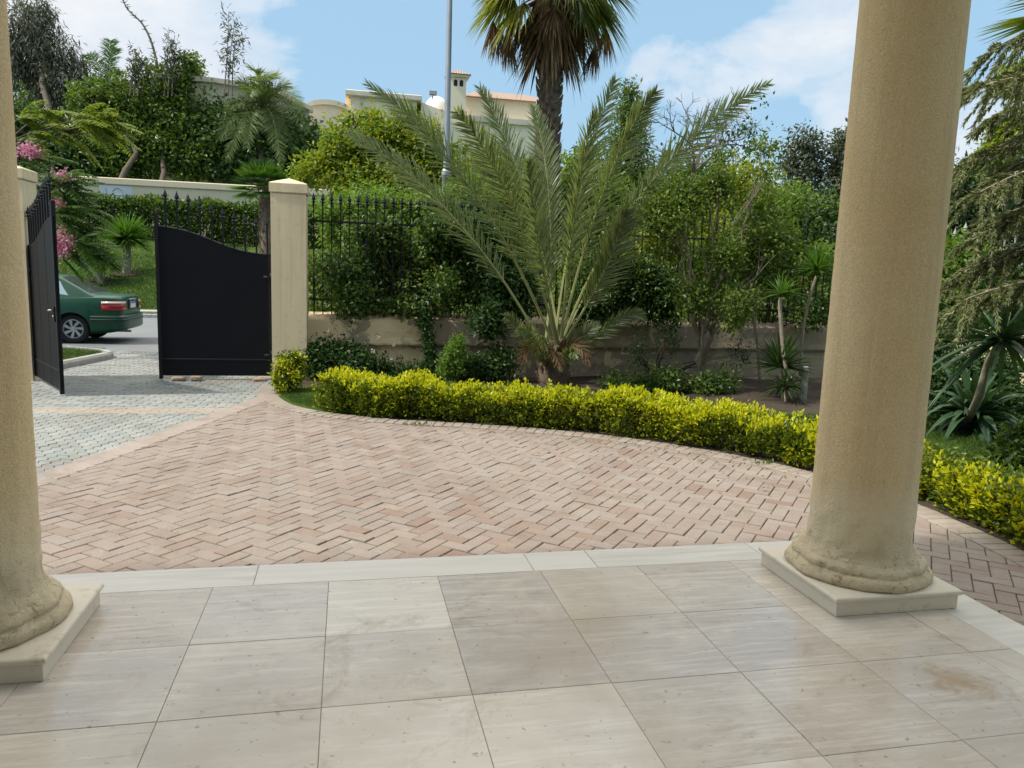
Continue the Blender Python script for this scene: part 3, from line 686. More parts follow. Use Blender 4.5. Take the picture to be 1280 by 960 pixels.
# right-hand return of the wall, coming towards the house beyond the column
cA = np.array([10.35, 9.15]); cB = np.array([14.6, 5.2])
def seg_frame(a, b): d = (b-a)/np.linalg.norm(b-a); return d, np.array([d[1], -d[0]])
d_, n_ = seg_frame(cA, cB); LN = np.linalg.norm(cB-cA)
e = empty('side_wall', (cA[0], cA[1], 0), 'pale low boundary wall running under the conifer right of the column', 'wall')
V, F = loft_x(0, LN, .12, [(0, -.05), (0, .5), (-.06, .53), (-.06, 1.0), (-.04, 1.03), (.32, 1.1), (.32, -.05)], .01)
V = np.array([(cA[0]+d_[0]*x-n_[0]*y, cA[1]+d_[1]*x-n_[1]*y, z) for x, y, z in V])
np_mesh('wall_face', V, F, M['pillar_plaster'], e)

def gate_pillar(x0, y0, label, wd=.50):
    e = empty('gate_pillar', (x0+wd/2, y0+wd/2, 0), label, 'pillar', 'plastered gate pillars')
    MB().box((x0, y0, -.05), (x0+wd, y0+wd, 2.78), bev=.012).build('pillar_body', M['pillar_plaster'], e)
    mb = MB(); o = .018; mb.box((x0-o, y0-o, 2.783), (x0+wd+o, y0+wd+o, 2.93), bev=.012)
    c = (x0+wd/2, y0+wd/2); V = [(x0-o+.012, y0-o+.012, 2.93), (x0+wd+o-.012, y0-o+.012, 2.93), (x0+wd+o-.012, y0+wd+o-.012, 2.93), (x0-o+.012, y0+wd+o-.012, 2.93), (c[0], c[1], 3.02)]
    mb.F.setdefault(3, []).append(np.array([(0, 1, 4), (1, 2, 4), (2, 3, 4), (3, 0, 4)])+mb.n); mb.M.setdefault(3, []).append(np.zeros(4, int)); mb.V.append(np.array(V)); mb.n += 5
    mb.build('pillar_cap', M['pillar_plaster'], e)
gate_pillar(-.455, 8.62, 'square cream gate pillar with pyramid cap between the black gate and the garden wall')
gate_pillar(-4.19, 8.62, 'cream gate pillar half hidden behind the stucco column at the open gate leaf')

def spear_mesh():
    mb = MB(); mb.lathe([(.0, -.01), (.014, -.005), (.014, .0), (.022, .008), (.014, .018), (.015, .03), (.040, .045), (.018, .06), (.015, .066), (.033, .085), (.028, .105), (.013, .145), (.001, .185)], (0, 0, 0), 6); return mb
def bar_thing(parent, x, y, z0, z1, mat, name='bar', rad=.0085, cache={}):
    key = (round(z1-z0, 3), mat, rad)
    if key not in cache:
        b = MB().box((-rad, -rad, 0), (rad, rad, z1-z0)).build(name, M[mat], parent, local=True)
        s = spear_mesh().build('spearhead', M[mat], b, local=True); s.location = (0, 0, z1-z0); cache[key] = (b, s)
    else:
        b0, s0 = cache[key]; b = b0.copy(); COL.objects.link(b); b.parent = parent; s = s0.copy(); COL.objects.link(s); s.parent = b
    b.location = (x, y, z0); return b
fo = empty('iron_fence', (0, W+.18, 1.0), 'black wrought iron railing with spear tops on the garden wall, overgrown by creeper', 'fence')
for z in (.22, 1.42): MB().box((.06, -.014, z), (10.2, .014, z+.03)).build('rail', M['black_metal'], fo, local=True)
for i in range(74): bar_thing(fo, .13+i*.135, 0, .0, 1.68, 'black_metal')
fs = empty('side_railing', (cA[0], cA[1], 1.08), 'weathered pale iron railing with scrolls on the side wall behind the conifer', 'fence', rz=math.atan2(d_[1], d_[0]))
for z in (.25, 1.22): MB().box((0, -.012, z), (LN, .012, z+.03)).build('rail', M['pale_iron'], fs, local=True)
for i in range(int(LN/.15)):
    bar_thing(fs, .08+i*.15, 0, 0, 1.62 if i % 2 else 1.52, 'pale_iron', rad=.011)
    if i % 2 == 0:
        mb = MB()
        for sg in (-1, 1):
            th = np.linspace(0, 3.6*PI, 26); r = .062*(1-th/(3.9*PI)); P = np.stack([.075*sg+sg*r*np.cos(th)*-1, np.zeros(26), 1.33+r*np.sin(th)], 1); mb.tube(P, .008, 5)
        o = mb.build('scroll', M['pale_iron'], fs, local=True); o.location = (.08+i*.15, 0, 0)

# ------------------------------------------------------------------ gate leaves
GW = 1.60
TOPC = [(0, 2.235), (.03, 2.235), (.10, 2.225), (.19, 2.205), (.28, 2.175), (.37, 2.13), (.46, 2.075), (.55, 2.02), (.64, 1.97), (.73, 1.93), (.82, 1.905), (.91, 1.89), (1, 1.88)]
def gate_leaf(hinge, ang, mirror, label, handle=False):
    """local x runs from the meeting stile (0) to the hinge (GW); y faces away from the viewer"""
    e = empty('gate_leaf', (hinge[0], hinge[1], 0), label, 'gate', 'black steel driveway gate leaves', rz=ang)
    sx = -1 if not mirror else 1          # hinge at the origin; leaf extends to -x (right leaf) or +x (left leaf)
    X_ = lambda s: sx*GW*(1-s)
    tops = [(X_(s), z) for s, z in TOPC]; bot = [(X_(1), .07), (X_(0), .07)]
    poly = tops+bot
    if sx == 1: poly = poly[::-1]
    poly = poly[::-1]
    mb = MB(); mb.plate(poly, -.012, .012); mb.build('panel', M['black_panel'], e, local=True)
    def bx(x0, x1, z0, z1, y=.024): return MB().box((min(x0, x1), -y, z0), (max(x0, x1), y, z1), bev=.004)
    bx(X_(0), X_(.03), .02, 2.43).build('stile', M['black_metal'], e, local=True)
    bx(X_(.972), X_(1), .07, 1.90).build('stile', M['black_metal'], e, local=True)
    bx(X_(.03), X_(.972), .30, .325, .017).build('seam', M['black_metal'], e, local=True)
    mb = MB()
    P = np.array([(x, 0, z) for x, z in tops]); mb.tube(P, .016, 6); mb.build('top_rail', M['black_metal'], e, True, True)
    for s in ((.33, .64) if handle else ()): bx(X_(s)-.006, X_(s)+.006, .08, float(np.interp(s, [a for a, b in TOPC], [b for a, b in TOPC]))-.02, .0145).build('seam', M['black_metal'], e, local=True)
    for i in range(10):
        s = .095+i*.097; zt = float(np.interp(s, [a for a, b in TOPC], [b for a, b in TOPC]))
        bar_thing(e, X_(s), 0, zt-.02, zt+.36, 'black_metal', 'spike', .012)
    for zh_ in (.38, 1.55):
        mb = MB(); mb.tube([(X_(1)+sx*-.0, -.03, zh_-.07), (X_(1), -.03, zh_+.07)], .018, 8); mb.box((min(X_(1), X_(.93)), -.034, zh_-.025), (max(X_(1), X_(.93)), -.0245, zh_+.025), bev=.002); mb.build('hinge', M['black_metal'], e, True, True)
    if handle:
        s = .075
        mb = MB(); mb.box((X_(s)-.022, -.032, .93), (X_(s)+.022, -.013, 1.13), bev=.004)
        h = mb.build('lock_plate', M['black_metal'], e, local=True)
        mb = MB(); mb.tube([(X_(s), -.03, 1.08), (X_(s), -.075, 1.08)], .010, 8); mb.tube([(X_(s), -.072, 1.08), (X_(s)-.0-sx*.06, -.078, 1.075), (X_(s)-sx*.12, -.072, 1.07)], [.011, .010, .008], 8); mb.tube([(X_(s), -.03, 1.0), (X_(s), -.045, 1.0)], .014, 8)
        mb.build('lever', M['brass'], e, True, True)
    return e
gate_leaf((-.47, 8.80), 0.0, False, 'closed black steel gate leaf with curved spiked top beside the cream pillar')
gate_leaf((-3.68, 8.72), math.atan2(7.30-8.72, -2.87+3.68), True, 'open black steel gate leaf with lever handle, swung inwards near the green car', True)
# stones propping the closed leaf
def stone(px, py, sz, label, mat):
    p = G(px, py, .0); bm = bmesh.new(); bmesh.ops.create_icosphere(bm, subdivisions=3, radius=1)
    for v in bm.verts:
        c = v.co.copy(); m_ = max(abs(c.x), abs(c.y), abs(c.z)); c = c.lerp(c/m_, .62); c += c.normalized()*mnoise.noise(c*2.1+Vector((px, 0, 0)))*.16
        v.co = (c.x*sz[0], c.y*sz[1], c.z*sz[2]+sz[2]*.95)
    me = bpy.data.meshes.new('propping_stone'); bm.to_mesh(me); bm.free(); me.polygons.foreach_set('use_smooth', np.ones(len(me.polygons), bool))
    o = link_mesh('propping_stone', me, M[mat]); o.location = (p[0], 8.72, 0); tag(o, label, 'stone', 'stones under the closed gate')
M['stone_tan'] = plain('stone_tan', (.42, .33, .24), (.28, .21, .15), 14, .95, (30, .5, .01))
M['stone_red'] = plain('stone_red', (.42, .24, .16), (.3, .18, .13), 14, .95, (30, .5, .01))
stone(225, 475, (.105, .06, .034), 'flat tan stone under the free end of the closed gate', 'stone_tan')
stone(247, 475, (.085, .06, .038), 'chunky tan stone second from the free end under the closed gate', 'stone_tan')
stone(326, 475, (.10, .06, .024), 'thin reddish stone under the closed gate next to the pillar', 'stone_red')

# ================================================================== CAR
def make_car(loc):
    e = empty('parked_car', loc, 'dark green saloon car parked on the road beyond the open gate', 'car', rz=PI)
    def ring(u, zb, zt, hw):
        zm = (zb+zt)/2
        h = [(0, zb), (hw*.85, zb), (hw*.97, zb+.06), (hw-.005, zb+.16), (hw+.008, zm), (hw+.002, zt-.22), (hw-.015, zt-.12), (hw-.045, zt-.045), (hw-.11, zt-.005), (hw*.5, zt+.012), (0, zt+.016)]
        return [(u, y, z) for y, z in h]+[(u, -y, z) for y, z in h[-2:0:-1]]
    st = [(.035, .36, .90, .68), (.05, .30, .955, .745), (.09, .27, .985, .785), (.18, .25, .998, .818), (.38, .22, 1.005, .842), (.7, .2, 1.0, .85), (1.0, .19, .985, .85), (1.6, .18, .965, .85), (2.3, .18, .945, .85), (2.9, .18, .93, .85), (3.3, .18, .90, .85), (3.7, .19, .84, .838), (4.05, .22, .76, .80), (4.25, .26, .69, .73), (4.36, .32, .62, .60)]
    mb = MB(); V = np.array([p for s in st for p in ring(*s)]); n = 20
    F = [(i*n+j, i*n+(j+1) % n, (i+1)*n+(j+1) % n, (i+1)*n+j) for i in range(len(st)-1) for j in range(n)]
    mb.add(V, F)
    for f in ([tuple(range(n-1, -1, -1))], [tuple(range((len(st)-1)*n, len(st)*n))]): mb.F.setdefault(n, []).append(np.array(f)); mb.M.setdefault(n, []).append(np.zeros(1, int))
    body = mb.build('body', M['car_paint'], e, local=True)
    cut = MB()
    for u in (.98, 3.52):
        for y0, y1 in ((.58, 1.0), (-1.0, -.58)):
            th = np.linspace(0, 2*PI, 32, endpoint=False); P = [(u+.345*math.cos(q), .31+.345*math.sin(q)) for q in th]; cut.plate(P, y0, y1)
    c = cut.build('cutter', M['dark']); md = body.modifiers.new('b', 'BOOLEAN'); md.operation = 'DIFFERENCE'; md.solver = 'EXACT'; md.object = c
    bm = bmesh.new(); bm.from_mesh(body.data); bmesh.ops.recalc_face_normals(bm, faces=bm.faces); bm.to_mesh(body.data); bm.free()
    bm = bmesh.new(); bm.from_mesh(c.data); bmesh.ops.recalc_face_normals(bm, faces=bm.faces); bm.to_mesh(c.data); bm.free()
    md2_parent = body.parent; body.parent = None
    dg = bpy.context.evaluated_depsgraph_get(); dg.update(); me = bpy.data.meshes.new_from_object(body.evaluated_get(dg)); body.modifiers.clear(); body.data = me; body.parent = md2_parent
    bpy.data.objects.remove(c); autosmooth(body, 32)
    US = [.50, .66, 1.24, 1.5, 2.3, 2.55, 3.22, 3.34]; ZT = [.985, 1.045, 1.365, 1.405, 1.40, 1.375, .985, .93]
    def cab(u, t, off=0.0):
        zt = float(np.interp(u, US, ZT)); zb = .93; ys = .805-.225*max(0, zt-.045-zb)/.43
        P = [(.805, zb), (ys, max(zt-.05, zb)), (ys-.03, max(zt-.02, zb+.01)), (ys-.10, zt), (0, zt+.018)]; k = [0, .5, .58, .68, 1]
        return np.array([u, np.interp(t, k, [p[0] for p in P])+off*(1 if t < .55 else .3), np.interp(t, k, [p[1] for p in P])+off*(.25 if t < .55 else 1)])
    uu = np.concatenate([np.linspace(.50, 1.3, 12), np.linspace(1.4, 2.5, 9), np.linspace(2.6, 3.34, 9)]); tt = [0, .25, .5, .54, .58, .63, .68, .84, 1]
    V = []; 
    for u in uu:
        row = [cab(u, t) for t in tt]; V += row+[np.array([r[0], -r[1], r[2]]) for r in row[-2::-1]]
    n = 17; F = [(i*n+j, (i+1)*n+j, (i+1)*n+j+1, i*n+j+1) for i in range(len(uu)-1) for j in range(n-1)]
    autosmooth(np_mesh('cabin', V, F, M['car_paint'], e, local=True), 38)
    def patch(name, ufun, ts, mir=1, k=10):
        V = []
        for i in range(k):
            for t in ts:
                u = ufun(i/(k-1), t); p = cab(u, min(t, 2-t), .006); p[1] *= mir*(1 if t <= 1 else -1); V.append(p)
        m = len(ts); F = [(i*m+j, (i+1)*m+j, (i+1)*m+j+1, i*m+j+1) for i in range(k-1) for j in range(m-1)]
        return np_mesh(name, V, F, M['car_glass'], e, smooth=True, local=True)
    patch('rear_window', lambda a, t: .66+a*.56, [.70, .78, .88, 1.0, 1.12, 1.22, 1.30])
    patch('windscreen', lambda a, t: 2.6+a*.58, [.70, .78, .88, 1.0, 1.12, 1.22, 1.30])
    for mir in (1, -1):
        patch('side_window', lambda a, t: (1.02+.55*(t-.1))+a*(1.86-(1.02+.55*(t-.1))), [.12, .2, .3, .4, .46], mir)
        patch('side_window', lambda a, t: 1.92+a*(2.92-.75*(t-.1)-1.92), [.12, .2, .3, .4, .46], mir)
    # bumper wrapped round the tail
    path = np.array([(.62, .862), (.35, .862), (.16, .838), (.05, .79), (.0, .70), (-.025, .45), (-.035, 0)]); path = np.concatenate([path, path[-2::-1]*[1, -1]])
    def wrap(name, z0, z1, off, mat, sel=slice(None), round_=.03):
        P = path[sel]; T_, N_ = edge_frame(P); N_ = -N_; mb = MB(); prof = [(-.05, z0), (off-round_, z0), (off, z0+round_), (off, z1-round_), (off-round_, z1), (-.05, z1)]; n = 6
        sgn = -1
        V = [(p[0]-nn[0]*q*sgn*-1, p[1]-nn[1]*q*sgn*-1, z) for p, nn in zip(P, N_) for q, z in prof]
        F = [(i*n+j, (i+1)*n+j, (i+1)*n+(j+1) % n, i*n+(j+1) % n) for i in range(len(P)-1) for j in range(n)]
        mb.add(V, F); k = len(P)
        for f in (list(range(n)), list(range(k*n-1, (k-1)*n-1, -1))): mb.F.setdefault(n, []).append(np.array([f])); mb.M.setdefault(n, []).append(np.zeros(1, int))
        return autosmooth(mb.build(name, M[mat], e, local=True), 40)
    wrap('bumper', .30, .60, .012, 'car_paint'); wrap('bumper_strip', .485, .525, .022, 'black_plastic', round_=.01)
    for sg in (1, -1):
        lp = np.array([(.40, .842), (.2, .822), (.10, .792), (.05, .752), (.035, .70), (.03, .50)]); 
        for nm, z0, z1, mt in (('tail_light', .70, .835, 'lamp_red'), ('tail_light', .837, .89, 'lamp_white')):
            T_, N_ = edge_frame(lp); N_ = np.where((N_ @ np.array([-.5, 1.0]))[:, None] > 0, N_, -N_); prof = [(-.02, z0), (.012, z0+.006), (.016, (z0+z1)/2), (.008, z1-.004), (-.02, z1)]; n = 5
            V = [(p[0]+nn[0]*q, (p[1]+nn[1]*q)*sg, z) for p, nn in zip(lp, N_) for q, z in prof]; F = [(i*n+j, (i+1)*n+j, (i+1)*n+(j+1) % n, i*n+(j+1) % n) for i in range(len(lp)-1) for j in range(n)]
            np_mesh(nm, V, [F, [list(range(n))], ], M[mt], e, smooth=True, local=True)
        mb = MB()
        for u, y in ((.98, .665), (3.52, .665)):
            w = empty('wheel', (0, 0, 0)); w.parent = e; w.location = (u, y*sg, .305)
            pr = [(.19, -.09), (.27, -.095), (.298, -.075), (.305, -.03), (.305, .05), (.298, .085), (.275, .10), (.205, .098), (.195, .085)]
            mb = MB(); a = np.linspace(0, 2*PI, 36, endpoint=False); V = np.concatenate([np.stack([r*np.cos(a), np.full(36, q*sg), r*np.sin(a)], 1) for r, q in pr]); F = [(i*36+j, i*36+(j+1) % 36, (i+1)*36+(j+1) % 36, (i+1)*36+j) for i in range(len(pr)-1) for j in range(36)]
            mb.add(V, F).build('tyre', M['tyre'], w, True, True)
            mb = MB(); pr = [(.20, .088), (.185, .094), (.175, .07), (.05, .062), (.045, .08), (.0, .084)]; V = np.concatenate([np.stack([r*np.cos(a)+1e-5, np.full(36, q*sg), r*np.sin(a)], 1) for r, q in pr[:3]]); mb.add(V, [(i*36+j, i*36+(j+1) % 36, (i+1)*36+(j+1) % 36, (i+1)*36+j) for i in range(2) for j in range(36)])
            V = np.concatenate([np.stack([r*np.cos(a), np.full(36, q*sg), r*np.sin(a)], 1) for r, q in [(.055, .06), (.05, .085), (.004, .09)]]); mb.add(V, [(i*36+j, i*36+(j+1) % 36, (i+1)*36+(j+1) % 36, (i+1)*36+j) for i in range(2) for j in range(36)])
            for s in range(7):
                q = s*2*PI/7; q2 = q+.35
                def pt(r, g, y): return (r*math.cos(g), y*sg, r*math.sin(g))
                V = [pt(.045, q-.35, .082), pt(.045, q+.45, .082), pt(.182, q2+.22, .088), pt(.182, q2-.12, .088), pt(.045, q-.35, .05), pt(.045, q+.45, .05), pt(.182, q2+.22, .06), pt(.182, q2-.12, .06)]
                mb.add(V, [(0, 1, 2, 3), (4, 7, 6, 5), (0, 4, 5, 1), (1, 5, 6, 2), (2, 6, 7, 3), (3, 7, 4, 0)])
            mb.build('rim', M['alloy'], w, local=True)
            MB().tube([(0, .062*sg, 0), (0, .04*sg, 0)], [.18, .18], 24).build('hub', M['dark'], w, local=True)
    MB().box((.018, -.26, .71), (.034, .26, .90), bev=.004).build('plate_recess', M['black_plastic'], e, local=True)
    lp = MB().box((.004, -.19, .735), (.014, .19, .875), bev=.002).build('licence_plate', M['plate_white'], e, local=True)
    MB().box((.001, -.185, .83), (.0035, .185, .872)).build('plate_band', M['plate_blue'], lp, local=True)
    MB().box((.0, -.22, .905), (.035, .22, .935), bev=.006).build('boot_trim', M['alloy'], e, local=True)
    MB().tube([(-.045, .42, .255), (.3, .42, .26)], [.026, .026], 10).build('exhaust', M['grey_metal'], e, local=True)
    mb = MB()
    for sg in (1, -1): mb.box((1.7, .842*sg-.012, .80), (1.86, .842*sg+.026, .83), bev=.008)
    mb.build('door_handle', M['car_paint'], e, local=True)
    return e
make_car((-3.93, 14.88, -.004))

# ================================================================== STREET LAMP
p = at(556, 300, 13.2); e = empty('street_lamp', (p[0], 13.2, 0), 'tall grey steel lamp post rising behind the date palm and railing', 'lamp post')
zc = float(at(556, 215, 13.2)[2])
MB().lathe([(.088, -.05), (.086, zc-.12), (.10, zc-.1), (.10, zc+.02), (.07, zc+.06)], (p[0], 13.2, 0), 16).build('post_base', M['grey_metal'], e, True)
MB().lathe([(.066, zc+.04), (.05, 9.0)], (p[0], 13.2, 0), 16).build('post', M['grey_metal'], e, True)
mb = MB(); mb.tube([(p[0], 13.2, 8.9), (p[0], 13.25, 9.3), (p[0], 14.2, 9.5)], [.04, .035, .03], 8); mb.build('arm', M['grey_metal'], e, True)
MB().box((p[0]-.14, 14.1, 9.44), (p[0]+.14, 14.7, 9.56), bev=.03).build('lamp_head', M['grey_metal'], e)

# ================================================================== FAR WALLS, VILLAS
FWY = 41.0; zt = float(at(210, 226, FWY)[2])
e = empty('embankment_wall', (-12, FWY, 2.8), 'long pale beige garden wall across the road above the clipped hedge', 'wall')
MB().box((-34, FWY, 2.5), (3, FWY+.4, zt-.36)).build('wall_face', M['far_wall'], e)
MB().box((-34, FWY-.08, zt-.357), (3, FWY+.48, zt), bev=.04).build('coping', M['far_wall'], e)
a, b = at(124, 231, FWY), at(166, 252, FWY)
pt = MB().box((a[0], FWY-.012, b[2]-.4), (b[0], FWY-.004, a[2])).build('whitewash_patch', plain('whitewash', (.72, .72, .72), (.62, .62, .63), .8, .9), e)
mb = MB(); c = at(147, 240, FWY-.02)
th = np.linspace(-.3, PI+.3, 18); mb.tube(np.stack([c[0]+.24*np.cos(th), np.full(18, FWY-.014), c[2]-.05+.24*np.sin(th)], 1), .028, 5)
mb.tube([(c[0]-.55, FWY-.014, c[2]+.2), (c[0]-.6, FWY-.014, c[2]-.35)], .03, 5); mb.tube([(c[0]-.2, FWY-.014, c[2]-.15), (c[0]+.25, FWY-.014, c[2]-.15)], .03, 5)
mb.build('scrawl', plain('scrawl', (.5, .51, .53)), pt)

def far_villa():
    Y = 56.0; A = lambda x, y, dy=0: at(x, y, Y+dy); o = A(480, 200)
    e = empty('villa', (o[0], Y, 3), 'pale stone villa with curved parapet, white dome and small tiled tower behind the lamp post', 'villa')
    x0, x1 = A(380, 140)[0], A(440, 140)[0]; zm, ze = A(408, 125)[2], A(410, 138)[2]
    th = np.linspace(0, PI, 16); arc = [((x0+x1)/2+(x1-x0)/2*math.cos(q), ze+(zm-ze)*math.sin(q)) for q in th]
    MB().plate([(x0, 3), (x1, 3)]+arc, Y, Y+6).build('wall', M['villa'], e)
    cor = arc+[(x, z-.35) for x, z in arc[::-1]]; MB().plate(cor, Y-.25, Y-.004).build('cornice', M['villa_trim'], e)
    bx0, bx1 = A(438, 140)[0], A(520, 140)[0]; bt = A(470, 120)[2]
    MB().box((bx0, Y-.6, 3), (bx1, Y+5, bt-.3)).build('wall', M['villa'], e)
    MB().box((bx0-.35, Y-.95, bt-.297), (bx1+.35, Y+5.3, bt+.12), bev=.06).build('cornice', M['villa_trim'], e)
    for px in (452, 487): 
        q = A(px, 150, -.6); MB().box((q[0]-.12, Y-.68, 3), (q[0]+.12, Y-.604, bt-.3)).build('pilaster', M['villa_trim'], e)
    zb = A(550, 140)[2]; xr = A(557, 140)[0]
    MB().plate([(bx1+.352, 3), (xr, 3), (xr, zb), (bx1+.352, bt-.2)], Y-.2, Y+4).build('wall', M['villa'], e)
    # main block right of the tower
    wx0, wx1 = A(556, 160)[0], A(700, 160)[0]; w1 = A(600, 146)[2]; w2 = A(620, 116)[2]
    MB().box((wx0, Y+1, 3), (wx1, Y+9, w1)).build('wall', M['villa'], e); MB().box((wx0-.2, Y+.75, w1-.2), (wx1, Y+.998, w1+.2)).build('cornice', M['villa_trim'], e)
    ux0 = A(586, 120)[0]; MB().box((ux0, Y+2.2, w1+.003), (wx1, Y+9, w2)).build('upper_wall', M['villa'], e)
    rt = A(640, 104)[2]; mb = MB(); mb.add([(ux0-.4, Y+1.7, w2), (wx1+.4, Y+1.7, w2), (wx1+.4, Y+9.4, w2), (ux0-.4, Y+9.4, w2), (ux0+1.6, Y+5.5, rt+.5), (wx1-1.5, Y+5.5, rt+.5)], [(0, 1, 5, 4), (2, 3, 4, 5), (3, 2, 1, 0)]); mb.F.setdefault(3, []).append(np.array([(1, 2, 5), (3, 0, 4)])); mb.M.setdefault(3, []).append(np.zeros(2, int)); mb.build('roof', M['roof_tile'], e)
    q = A(585, 172, 1); th = np.linspace(0, PI, 14); mb = MB(); mb.tube(np.stack([q[0]+.95*np.cos(th), np.full(14, Y+.98), q[2]+.95*np.sin(th)], 1), .12, 6); mb.build('arch_moulding', M['villa_trim'], e)
    # small tower with tiled cap and dark openings
    t0, t1 = A(564, 110)[0], A(583, 110)[0]; tz = A(573, 102)[2]; tc = (t0+t1)/2; tw = (t1-t0)/2
    tower = MB().box((t0, Y+.2, 3), (t1, Y+.2+2*tw, tz+.35)).build('tower', M['villa'], e)
    for dx in (-.32, .32): MB().plate([(tc+dx*tw*1.2-.14, tz-.28), (tc+dx*tw*1.2+.14, tz-.28), (tc+dx*tw*1.2+.14, tz+.12), (tc+dx*tw*1.2, tz+.2), (tc+dx*tw*1.2-.14, tz+.12)], Y+.19, Y+.197).build('opening', M['dark'], tower)
    MB().box((t0-.25, Y-.05, tz+.352), (t1+.25, Y+.45+2*tw, tz+.55), bev=.04).build('tower_cornice', M['villa_trim'], tower)
    mb = MB(); yc = Y+.2+tw; s = tw+.35; mb.V.append(np.array([(tc-s, yc-s, tz+.553), (tc+s, yc-s, tz+.553), (tc+s, yc+s, tz+.553), (tc-s, yc+s, tz+.553), (tc, yc, tz+1.05)])); mb.n = 5; mb.F[3] = [np.array([(0, 1, 4), (1, 2, 4), (2, 3, 4), (3, 0, 4)])]; mb.M[3] = [np.zeros(4, int)]; mb.build('tower_roof', M['roof_tile'], tower)
    q = A(546, 128, 3); r = 1.0; th = np.linspace(0, PI/2, 12); MB().lathe([(r*math.cos(t_)+.001, r*1.15*math.sin(t_)) for t_ in th], (q[0], Y+3, q[2]-.7), 28).build('dome', M['dome_white'], e, True)
    for px, py in ((437, 117), (541, 118)):
        q = A(px, py, -.3); mb = MB(); mb.tube([(q[0], q[1], q[2]-.35), (q[0], q[1], q[2]-.05)], .05, 6); mb.box((q[0]-.28, q[1]-.25, q[2]-.1), (q[0]+.28, q[1]+.1, q[2]+.28), bev=.06); mb.build('floodlight', M['grey_metal'], e)
far_villa()
def left_villa():
    Y = 52.0; A = lambda x, y, dy=0: at(x, y, Y+dy)
    a, b, c = A(268, 100), A(345, 112), A(386, 134)
    e = empty('villa', (a[0], Y, 3), 'pale yellow house with sloping roof edge half hidden by trees above the far wall', 'villa')
    poly = [(a[0]-4, 3), (c[0], 3), (c[0], c[2]), (b[0], b[2]), (a[0], a[2]), (a[0]-4, a[2])]
    MB().plate(poly, Y, Y+8).build('wall', M['villa'], e)
    top = [(c[0]+.3, c[2]-.05), (b[0], b[2]+.08), (a[0], a[2]+.08), (a[0]-4, a[2]+.08)]; MB().plate([(x, z-.3) for x, z in top[::-1]]+top, Y-.35, Y-.004).build('roof_edge', M['villa_trim'], e)
left_villa()
def distant_house(px0, px1, py, D, label):
    p0, p1 = dep(px0, py, D), dep(px1, py, D); e = empty('house', ((p0[0]+p1[0])/2, p0[1], 3), label, 'house')
    x0, x1 = p0[0], p1[0]; Y = p0[1]; MB().box((x0, Y, 2), (x1, Y+7, p0[2])).build('wall', M['villa'], e); MB().box((x0-.2, Y-.2, p0[2]+.002), (x1+.2, Y+7.2, p0[2]+.35), bev=.05).build('parapet', M['villa_trim'], e)
    for i in range(3):
        x = x0+(x1-x0)*(.2+.3*i); w_ = MB().box((x-.5, Y-.012, p0[2]-2.4), (x+.5, Y-.003, p0[2]-1.1)).build('window', M['dark'], e)
distant_house(940, 1075, 238, 62, 'low pale flat roofed house far behind the olive trees')

